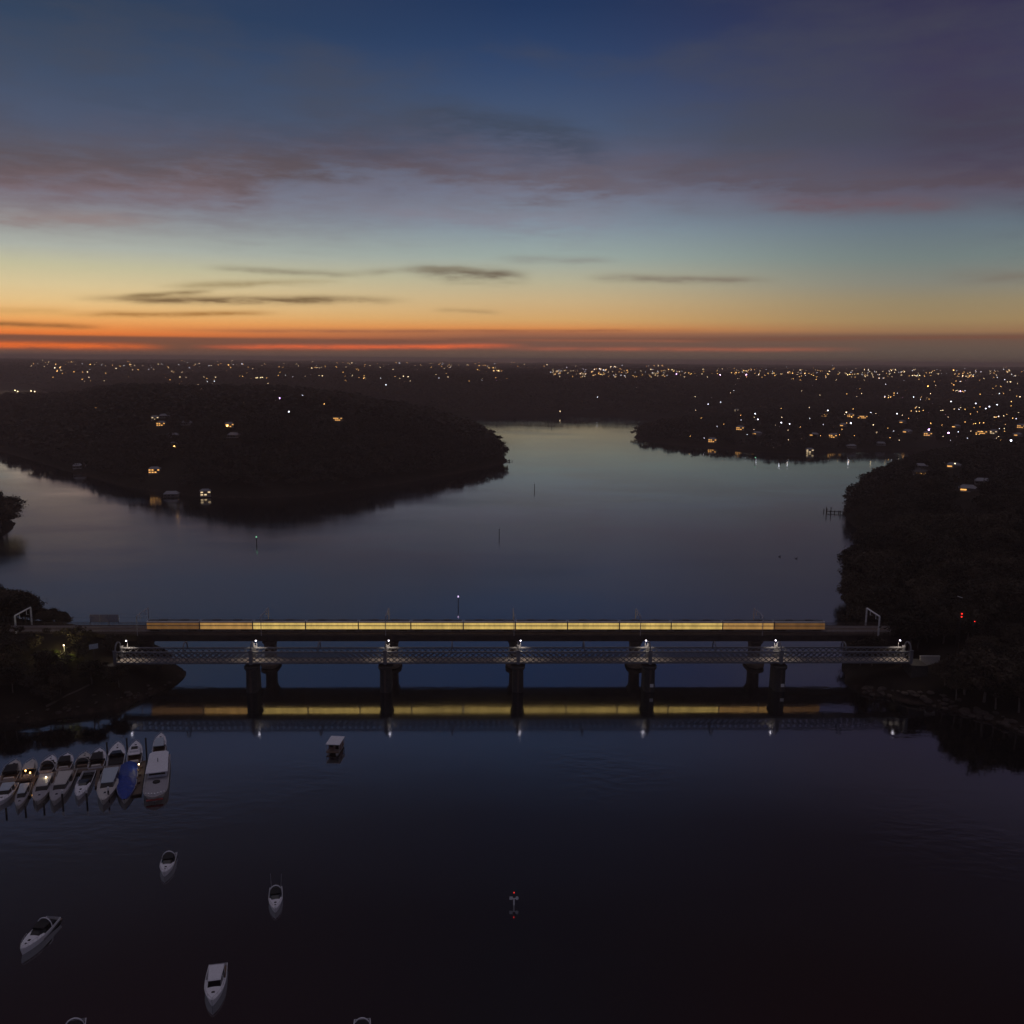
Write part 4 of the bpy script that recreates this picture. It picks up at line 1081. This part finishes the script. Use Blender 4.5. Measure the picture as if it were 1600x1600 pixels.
def boat(kind, label, stern, bow, beam, gel=M_gel, fb=1.1, group=None, name='motor_boat', opt=''):
    """stern and bow are ground points (from the photograph's pixels at deck height)"""
    s_ = P(*stern, 1.2); b_ = P(*bow, 1.2); d = b_ - s_; L = d.length; c_ = (s_ + b_) / 2
    t = thing(name, label, 'boat', (c_.x, c_.y, 0), math.atan2(d.y, d.x), group); Wb = beam
    hull(L, Wb, fb, mt=gel).build('hull', gel, t)
    MB().box(-L / 2 - .9, -L / 2 - .02, -Wb * .38, Wb * .38, .12, .28).build('swim_platform', M_teak, t)
    zf = fb * .45
    def lv(tx): return sheer(tx, fb)
    if kind == 'runabout':      # long foredeck, dark open cockpit
        plate(L, Wb, fb, .50, .985, .02, .08, camber=.18).build('foredeck', gel, t)
        MB().box(-L / 2 + .1, L * .02, -Wb * .42, Wb * .42, .1, zf).build('cockpit', M_canv, t)
        m = taper_box(-L * .06, L * .12, Wb * .84, Wb * .55, lv(.5), lv(.5) + .75, .1, .9); m.build('windscreen', M_glassd, t)
        taper_box(-L * .40, -L * .30, Wb * .7, Wb * .7, zf, fb + .15, 0, 0).build('bench_seat', M_teak if opt == 't' else M_canv, t)
        if opt != 'n':
            m = MB(); pts = [(-L * .22, Wb * .45 * math.cos(math.pi * k / 10), fb + 1.9 * math.sin(math.pi * k / 10)) for k in range(11)]
            m.tube(pts, .12, 6); m.build('targa_arch', gel, t)
            taper_box(-L * .30, -L * .02, Wb * .78, Wb * .72, fb + 1.0, fb + 1.12, .1, .3).build('canopy', M_canv, t)
        rails(MB(), L, Wb, fb, .6, .97).build('rail', M_gal, t)
        m = MB(); m.box(L * .22, L * .27, -.25, .25, lv(.75) + .13, lv(.75) + .24); m.box(L * .33, L * .36, -.18, .18, lv(.85) + .13, lv(.85) + .24); m.build('hatch', M_glassd, t)
    elif kind == 'cruiser':     # enclosed cabin with roof and aft cockpit
        plate(L, Wb, fb, .42, .985, .02, .08, camber=.16).build('foredeck', M_deckg if 'g' in opt else gel, t)
        MB().box(-L / 2 + .1, -L * .05, -Wb * .42, Wb * .42, .1, zf).build('cockpit', M_teak, t)
        m = taper_box(-L * .22, L * .16, Wb * .80, Wb * .62, lv(.45), lv(.45) + 1.15, 0, .9, .9); m.build('cabin_glass', M_glassd, t)
        m = taper_box(-L * .30, L * .10, Wb * .76, Wb * .60, lv(.45) + 1.153, lv(.45) + 1.35, 0, .2, .96); m.build('roof', M_canv if 'k' in opt else gel if 'b' not in opt else M_gelg, t)
        m = MB()
        for sx in (-.21, -.02):
            for sy in (-1, 1): m.bar((L * sx, sy * Wb * .385, lv(.4) + .02), (L * sx, sy * Wb * .355, lv(.4) + 1.15), .12)
        m.build('window_posts', gel, t)
        taper_box(-L * .44, -L * .37, Wb * .6, Wb * .6, zf + .003, fb + .1).build('stern_seat', M_gel2, t)
        rails(MB(), L, Wb, fb, .5, .98).build('rail', M_gal, t)
        if 'f' in opt:  # flybridge
            taper_box(-L * .22, L * .0, Wb * .60, Wb * .5, lv(.45) + 1.353, lv(.45) + 2.0, 0, .5).build('flybridge', gel, t)
            taper_box(-L * .16, -L * .04, Wb * .45, Wb * .4, lv(.45) + 2.003, lv(.45) + 2.1).build('flybridge_seat', M_canv, t)
        MB().box(L * .27, L * .31, -.3, .3, lv(.78) + .13, lv(.78) + .22).build('hatch', M_glassd, t)
    elif kind == 'covered':
        m = MB(); n_ = 14; vs = []; fs = []
        for k in range(n_ + 1):
            tx = k / n_; x = -L / 2 - .05 + L * .97 * tx; w = max(hw(tx * .97, Wb) + .06, .05); z = sheer(tx, fb) - .25
            hpk = fb + 1.5 * math.sin(min(1, .25 + tx * 1.1) * math.pi) ** .7 if tx < .7 else fb * 1.25 + 1.1 * max(0, (1 - tx) / .3) ** 1.2
            hpk = max(hpk, z + .3)
            sag = .12 * math.sin(tx * 19)
            vs += [(x, -w, z), (x, -w * .92, z + .35), (x, -w * .5, (z + hpk) / 2 + .25 + sag), (x, 0, hpk + sag), (x, w * .5, (z + hpk) / 2 + .25 - sag), (x, w * .92, z + .35), (x, w, z)]
        for k in range(n_):
            for j in range(6): fs.append((k * 7 + j, (k + 1) * 7 + j, (k + 1) * 7 + j + 1, k * 7 + j + 1))
        fs.append((0, 1, 2, 3, 4, 5, 6)); m.add(vs, fs); m.build('tarpaulin_cover', M_blue, t)
    return t, L
ML = 'boats in the marina rows'
MO = 'boats moored in the open water'
# moored in the open
boat('runabout', 'long white speedboat with a black cockpit pointing down-left, nearest the left frame edge', (84, 1432), (32, 1486), 3.6, fb=1.2, group=MO, name='speedboat')
boat('runabout', 'white motor boat with a dark open stern, moored below the marina', (267, 1331), (256, 1364), 3.4, fb=1.0, group=MO, opt='')
boat('runabout', 'small white boat with two upright stern rods, alone in the middle of the water', (431, 1384), (430, 1420), 3.1, fb=.95, group=MO, opt='t')
boat('cruiser', 'largest white cruiser of the open water, bow towards the camera', (341, 1505), (331, 1566), 4.0, fb=1.15, group=MO, name='cruiser', opt='')
boat('runabout', 'white boat cut by the bottom frame edge at the left', (120, 1592), (108, 1640), 3.6, fb=1.1, group=MO, name='speedboat')
boat('runabout', 'boat with a row of stern posts cut by the bottom frame edge', (566, 1590), (564, 1640), 3.3, fb=1.0, group=MO, opt='')
# front row of the marina, bows to the camera
boat('cruiser', 'white cruiser with a pale hardtop at the left frame edge, front row of the marina', (18, 1223), (-2, 1254), 4.4, group=ML, opt='b')
boat('cruiser', 'small boat with a pale blue hardtop and pointed bow, front row of the marina', (42, 1222), (27, 1260), 3.2, gel=M_gel2, fb=.9, group=ML, opt='bg')
boat('cruiser', 'cruiser with a black windscreen beside the white dock light, front row', (77, 1206), (57, 1254), 4.9, gel=M_gel2, group=ML, opt='g')
boat('cruiser', 'wide grey-decked cruiser with a curved dark windscreen band, front row', (108, 1202), (83, 1255), 5.2, gel=M_gel2, fb=1.3, group=ML, opt='g')
boat('runabout', 'slim white runabout with a plain lilac foredeck, front row of the marina', (140, 1203), (121, 1246), 4.0, group=ML, opt='n')
boat('cruiser', 'broad boat with a pale blue roof and open bow left of the blue cover', (178, 1196), (160, 1254), 5.6, gel=M_gel2, fb=1.3, group=ML, opt='b')
boat('covered', 'boat under a bright blue tarpaulin in the front row of the marina', (202, 1194), (194, 1252), 5.4, group=ML, gel=M_gel2)
# big cruiser at the end
s_ = P(250, 1180, 1.5); b_ = P(241, 1248, 1.5); d = b_ - s_; L = d.length; c_ = (s_ + b_) / 2
t = thing('cabin_cruiser', 'largest white cabin cruiser with a row of pale fenders, right end of the marina', 'boat', (c_.x, c_.y, 0), math.atan2(d.y, d.x), ML)
hull(L, 6.6, 1.5, full=7).build('hull', M_gel2, t)
plate(L, 6.6, 1.5, .02, .97, -.35, .1, full=7, camber=.1).build('deck', M_deckg, t)
taper_box(-L * .36, L * .02, 5.6, 5.2, 1.3, 3.3, 0, .2, .95).build('cabin', M_gel, t)
m = MB()
for sy in (-1, 1):
    for k in range(4): m.box(-L * .33 + k * L * .085, -L * .33 + k * L * .085 + L * .06, sy * 2.76 - .06, sy * 2.76 + .06, 2.1, 2.9)
m.box(L * .02 - .05, L * .02 + .06, -2.2, 2.2, 2.1, 2.9)
m.build('cabin_windows', M_glassd, t)
m = MB(); pts = [(-L * .44, -1.9), (-L * .40, -2.7), (L * .07, -3.0), (L * .07, 3.0), (-L * .40, 2.7), (-L * .44, 1.9)]
m.prism(pts, 3.32, 3.55); m.build('roof', M_gel, t)
m = MB(); m.tube([(-L * .18, 0, 3.55), (-L * .18, 0, 4.7)], .09, 6); m.box(-L * .18 - .3, -L * .18 + .3, -.1, .1, 3.9, 4.1); m.build('mast', M_dark, t)
MB().tube([(L * .14, 0, 1.35), (L * .14, 0, 1.75)], 1.0, 14).build('deck_table', M_canv, t)
for k in range(7):
    y = -2.4 + k * .8; MB().box(L * .42 - abs(y) * .35, L * .42 - abs(y) * .35 + .7, y - .16, y + .16, 1.5, 2.1).build('fender', M_white, t)
rails(MB(), L, 6.6, 1.5, .3, .93, 7, .7).build('rail', M_gal, t)
MB().box(L * .47, L * .49, -2.2, 2.2, .75, 1.05).build('rubbing_strake', M_red, t)
# back row, bows away
boat('cruiser', 'dark-topped cruiser with a cream stern at the left end of the back row', (12, 1218), (25, 1188), 5.0, group=ML, opt='k', gel=M_gel2)
o_, L_ = boat('cruiser', 'boat under the orange glow of a deck light in the back row', (42, 1213), (51, 1187), 4.2, group=ML, gel=M_gel2)
boat('runabout', 'white-bowed boat with a black cockpit, just right of the orange lit boat', (71, 1203), (82, 1181), 4.2, group=ML, opt='')
boat('cruiser', 'cruiser with a black open stern and white gunwale, middle of the back row', (98, 1200), (106, 1178), 4.6, group=ML, opt='k')
boat('runabout', 'dark red-brown boat hidden in shade, middle of the back row', (127, 1199), (134, 1176), 4.4, group=ML, gel=M_gel2, opt='t')
boat('cruiser', 'dark cockpit boat with a lit corner, back row, left of the white canopy boat', (149, 1198), (156, 1170), 4.8, group=ML, opt='k')
boat('runabout', 'boat with a large pale foredeck and brown open stern, back row', (179, 1198), (185, 1160), 5.0, group=ML, opt='n')
boat('cruiser', 'white flybridge cruiser with a lit cream stern, back row beside the dock lamp', (209, 1192), (213, 1158), 4.4, group=ML, opt='f')
boat('cruiser', 'cruiser with a red band behind its roof, behind the largest cruiser', (247, 1178), (252, 1146), 4.0, group=ML, opt='b')
# houseboat
p = P(524, 1172, 0); t = thing('houseboat', 'small boxy houseboat with a flat pale roof, alone between the marina and the bridge', 'boat', (p.x, p.y, 0), R(-4))
m = MB()
for sx in (-1.35, 1.35): m.tube([(sx, -3.6, .2), (sx, -3.0, .2), (sx, 3.4, .2), (sx, 3.9, .45)], [.25, .48, .48, .15], 8)
m.build('floats', M_gal, t); MB().box(-2.0, 2.0, -3.6, 3.6, .62, .8).build('deck', M_teak, t)
m = MB(); m.box(-1.8, 1.8, -1.2, 3.0, .8, 2.6); m.build('cabin', M_brown, t)
m = MB(); m.box(-1.5, -.3, -1.26, -1.203, 1.4, 2.3); m.box(.4, 1.4, -1.26, -1.203, .85, 2.3); m.build('windows', M_glassd, t)
m = MB(); m.box(-2.2, 2.2, -3.0, 3.5, 3.0, 3.16); m.build('roof', M_gel, t)
m = MB()
for sx in (-2, 2):
    for y in (-2.8, 0, 3.3): m.box(sx - .06, sx + .06, y - .06, y + .06, .8, 3.0)
m.build('roof_posts', M_gal, t)
m = MB()
for z in (1.3, 1.7): m.box(-2, -.6, -3.55, -3.5, z, z + .06); m.box(.6, 2, -3.55, -3.5, z, z + .06)
m.build('railing', M_gal, t)

# fishing rods on the small boat
p0 = P(431, 1384, 1.2)
for dx, lab in ((-1.1, 'left thin upright rod at the stern of the small middle boat'), (1.1, 'right thin upright rod at the stern of the small middle boat')):
    o = MB().tube([(0, 0, 0), (dx * .15, .2, 3.2)], [.06, .03], 5).build('fishing_rod', M_gal); o.location = (p0.x + dx, p0.y + .2, .8); o['label'] = lab; o['category'] = 'fishing rod'

# pontoon, fingers and piles
a = P(-40, 1228, 0.4); b_ = P(226, 1192, .4); d = b_ - a; L = d.length; rz = math.atan2(d.y, d.x)
t = thing('pontoon', 'long floating walkway between the two rows of marina boats', 'pontoon', (a.x, a.y, 0), rz)
m = MB(); m.box(0, L, -1.1, 1.1, .35, .6); m.build('deck', M_conc2, t)
m = MB(); k = 0
while k < L: m.box(k, min(k + 2.6, L), -.9, .9, -.3, .347); k += 3
m.build('floats', M_conc, t)
for k in range(5):
    xx = L * (.15 + .19 * k); MB().box(xx - .45, xx + .45, -12, -1.12, .33, .55).build('finger', M_conc2, t)
s_ = P(221, 1190, .4); b2 = P(213, 1242, .4); d2 = b2 - s_
t2 = thing('floating_dock', 'pontoon arm with pots and gear between the blue-covered boat and the largest cruiser', 'pontoon', (s_.x, s_.y, 0), math.atan2(d2.y, d2.x))
MB().box(0, d2.length, -1.3, 1.3, .3, .62).build('deck', M_conc2, t2)
m = MB()
for k in range(7): m.box(2 + k * 2.6, 3.1 + k * 2.6, -.9 + (k % 2) * .8, -.2 + (k % 2) * .8, .623, 1.3)
m.build('gear_boxes', M_teak, t2)
PILES = [(229, 1178, 5.0, 'dark mooring pile between the last back-row boats', 0), (199, 1174, 4.2, 'dark mooring pile left of the white flybridge cruiser', 0), (168, 1180, 4, 'dark mooring pile left of the pale foredeck boat', 0),
 (98, 1254, 2.7, 'white-topped pile right of the wide grey-decked cruiser', 1), (136, 1253, 2.7, 'white-topped pile right of the slim white runabout', 1), (170, 1250, 2.9, 'white-topped pile at the bow of the broad blue-roofed boat', 1),
 (10, 1272, 1.6, 'short dark pile off the bow at the left frame edge', 0), (40, 1268, 1.6, 'short dark pile off the small pointed bow', 0), (69, 1264, 1.6, 'short dark pile off the black windscreen cruiser', 0)]
for px, py, hh, lab, wt_ in PILES:
    p = P(px, py, 0); t = thing('mooring_pile', lab, 'mooring pile', (p.x, p.y, 0), 0, 'piles around the marina')
    MB().tube([(0, 0, -2), (0, 0, hh)], .26, 8).build('pile', M_pile, t)
    MB().tube([(0, 0, hh), (0, 0, hh + (.9 if wt_ else .15)), (0, 0, hh + (1.1 if wt_ else .3))], [.30, .30, .05], 8).build('cap', M_white if wt_ else M_pile, t)
def dock_light(px, py, hgt, em, col_, e, label):
    p = P(px, py, hgt); t = thing('dock_lamp', label, 'lamp', (p.x, p.y, .5), 0, 'lamps in the marina')
    MB().tube([(0, 0, 0), (0, 0, hgt - .5)], .07, 6).build('post', M_gal, t)
    MB().ball((0, 0, hgt - .35), .22, 8).build('lamp_head', em, t)
    l = bpy.data.lights.new('lamp_light', 'POINT'); l.energy = e; l.color = col_; l.shadow_soft_size = .2
    lo = bpy.data.objects.new('lamp_light', l); COL.objects.link(lo); lo.parent = t; lo.location = (0, -.1, hgt + .1)
dock_light(217, 1195, 2.6, E_warm, (1, .9, .6), 35, 'brightest white dock lamp beside the flybridge cruiser')
dock_light(72, 1215, 2.6, E_warm, (1, .9, .6), 14, 'small white dock lamp between the two rows, left of the middle')
dock_light(40, 1205, 3.2, E_amber, (1, .5, .14), 45, 'orange lamp lighting a boat in the back row, left part of the marina')
dock_light(47, 1208, 3.0, E_amber, (1, .45, .1), 25, 'second orange lamp right of the brighter one, left part of the marina')

# ------------------------------------------------------------------ left bank details
p = hit(101, 1022, 0); 
t = thing('path_lamp', 'lamp lighting yellow-green bushes on the left bank', 'lamp', p, 0)
MB().tube([(0, 0, -1), (0, 0, 3.4)], .07, 6).build('pole', M_gal, t); MB().ball((0, -.2, 3.4), .24, 8).build('lamp_head', E_warm, t)
l = bpy.data.lights.new('lamp_light', 'POINT'); l.energy = 1800; l.color = (1, .92, .40); l.shadow_soft_size = .2
lo = bpy.data.objects.new('lamp_light', l); COL.objects.link(lo); lo.parent = t; lo.location = (-.8, -2.6, 3.6)
# upright bushes around it
M_bush = leafmat('yellow_green_bush', (.10, .13, .02), (.22, .26, .05))
for k, (px, py, hh) in enumerate(((84, 1034, 4.2), (91, 1036, 4.0), (99, 1037, 2.6), (106, 1036, 2.8), (113, 1033, 2.0), (80, 1038, 2.4))):
    p = hit(px, py, 0)
    m = MB(); r_ = random.Random(k)
    for q in range(170):
        x, y = r_.gauss(0, .6), r_.gauss(0, .6); z = r_.uniform(0, hh) ; l_ = r_.uniform(.4, .9)
        dx, dy = r_.gauss(0, .25), r_.gauss(0, .25); w_ = .09
        m.add([(x, y, z), (x + w_, y, z + l_ * .5), (x + dx, y + dy, z + l_), (x - w_, y + .05, z + l_ * .5)], [(0, 1, 2, 3)])
    t = thing('bush', ['tallest lit yellow-green bush left of the path lamp', 'second tall lit bush, just left of the path lamp', 'low lit bush right under the path lamp', 'lit bush directly right of the path lamp', 'small rounded lit bush, rightmost by the path lamp', 'low lit bush left of the tall ones by the path lamp'][k], 'bush', p, 0, 'bushes lit by the path lamp')
    m.build('leaves', M_bush, t)
    MB().tube([(0, 0, -.5), (0, 0, hh * .7)], [.09, .04], 5).build('stem', M_bark, t)
p = P(146, 1010, 17.5)
g_ = h1(p.x, p.y)
t = thing('roadside_sign', 'pale rectangular board tilted among the trees left of the lattice bridge', 'sign', (p.x, p.y, g_ if g_ > 0 else 0), R(35))
zt = 17.5 - t.location.z
m = MB(); m.box(-.12, .12, -.1, .1, -1, zt - .9); m.build('post', M_bark, t)
m = MB(); m.box(-1.5, 1.5, -.22, -.102, zt - .9, zt + .9); m.build('board', M_gelg, t)
# foot path and slipway on the left bank
def ribbon(name, pts, w, m_, dz=.15):
    vs = []; fs = []
    P3 = [hit(px, py, 0) for px, py in pts]
    dense = []
    for a_, b_ in zip(P3, P3[1:]):
        for k in range(8): dense.append(a_.lerp(b_, k / 8))
    dense.append(P3[-1])
    for i, q in enumerate(dense):
        d = dense[min(i + 1, len(dense) - 1)] - dense[max(i - 1, 0)]; n_ = Vector((-d.y, d.x, 0)).normalized() * w / 2
        for s in (-1, 1):
            e_ = q + n_ * s; vs.append((e_.x, e_.y, max(h1(e_.x, e_.y), .3) + dz))
    for i in range(len(dense) - 1): fs.append((2 * i, 2 * i + 1, 2 * i + 3, 2 * i + 2))
    o = MB().add(vs, fs).build(name, m_); o['kind'] = 'structure'; return o
ribbon('path', [(72, 1104), (95, 1092), (120, 1080), (140, 1070)], .7, M_conc, .08)
# rocks along the near shores
M_rk = []
for k in range(4):
    r_ = random.Random(40 + k); m = MB(); m.ball((0, 0, .2), 1, 8, .7)
    m.v = [(x * r_.uniform(.75, 1.2), y * r_.uniform(.75, 1.2), z * r_.uniform(.7, 1.15)) for x, y, z in m.v]
    # close the seams: same jitter for duplicated pole vertices is not needed, the ball ring is shared
    M_rk.append(m.mesh('rock', M_rock))
def rocks(pts, n_, lab, grp, smin=.5, smax=1.6):
    for k in range(n_):
        i = rnd.randrange(len(pts) - 1); f = rnd.random()
        px = pts[i][0] + (pts[i + 1][0] - pts[i][0]) * f + rnd.gauss(0, 2); py = pts[i][1] + (pts[i + 1][1] - pts[i][1]) * f - abs(rnd.gauss(0, 2.5))
        p = P(px, py, 0); z = max(h1(p.x, p.y), -.2)
        if z > 5: continue
        o = link('rock', rnd.choice(M_rk)); o.location = (p.x, p.y, z); s = rnd.uniform(smin, smax)
        o.scale = (s * rnd.uniform(.8, 1.6), s, s * rnd.uniform(.5, .9)); o.rotation_euler = (0, 0, rnd.uniform(0, 6.28))
        o['label'] = lab; o['category'] = 'rock'; o['group'] = grp
rocks([(1600, 1146), (1540, 1126), (1476, 1106), (1400, 1092), (1345, 1082)], 80, 'sandstone shore boulder below the right bank wood', 'boulders along the right shore')
rocks([(20, 1127), (100, 1118), (175, 1106), (230, 1089), (268, 1071), (284, 1056)], 36, 'reddish shore boulder at the foot of the left bank', 'boulders along the left shore', .3, .9)
# approach parapet at the right end of the lattice bridge
t = thing('stone_parapet', 'short pale stone wall where the lattice bridge meets the right bank', 'wall', obM @ Vector((LB + 6.5, WD + .2, 9.2)), ang)
MB().box(0, 7.5, 0, .5, -3, 2.2).build('wall', M_gel2, t); MB().box(-.1, 7.6, -.1, .6, 2.2, 2.4).build('coping', M_gel2, t)
# railway signals on the right
for px, py, lab, two in ((1502, 961, 'railway signal showing a bright red light above the right bank trees', 2), (1522, 973, 'dimmer red railway signal lower right of the bright one', 1)):
    p = hit(px, py, 15); t = thing('railway_signal', lab, 'railway signal', p)
    zt = 15.0
    MB().tube([(0, 0, -1), (0, 0, zt + 1.2)], .12, 6).build('post', M_pile, t)
    MB().box(-.45, .45, -.3, -.12, zt - 1.2, zt + 1.3).build('head', M_dark, t)
    for q in range(two): MB().tube([(0, -.31, zt + .6 - q * 1.2), (0, -.5, zt + .6 - q * 1.2)], .30 if two > 1 else .18, 10).build('lens', E_red, t)
p = hit(1500, 934, 20)
t = thing('lamp_post', 'unlit lamp post with a short pale arm above the red signal', 'lamp post', p); zt = 20
MB().tube([(0, 0, -1), (0, 0, zt)], .09, 6).build('pole', M_pile, t); MB().bar((-1.0, 0, zt + .6), (.9, 0, zt), .3, .2).build('lamp_arm', M_galw, t)
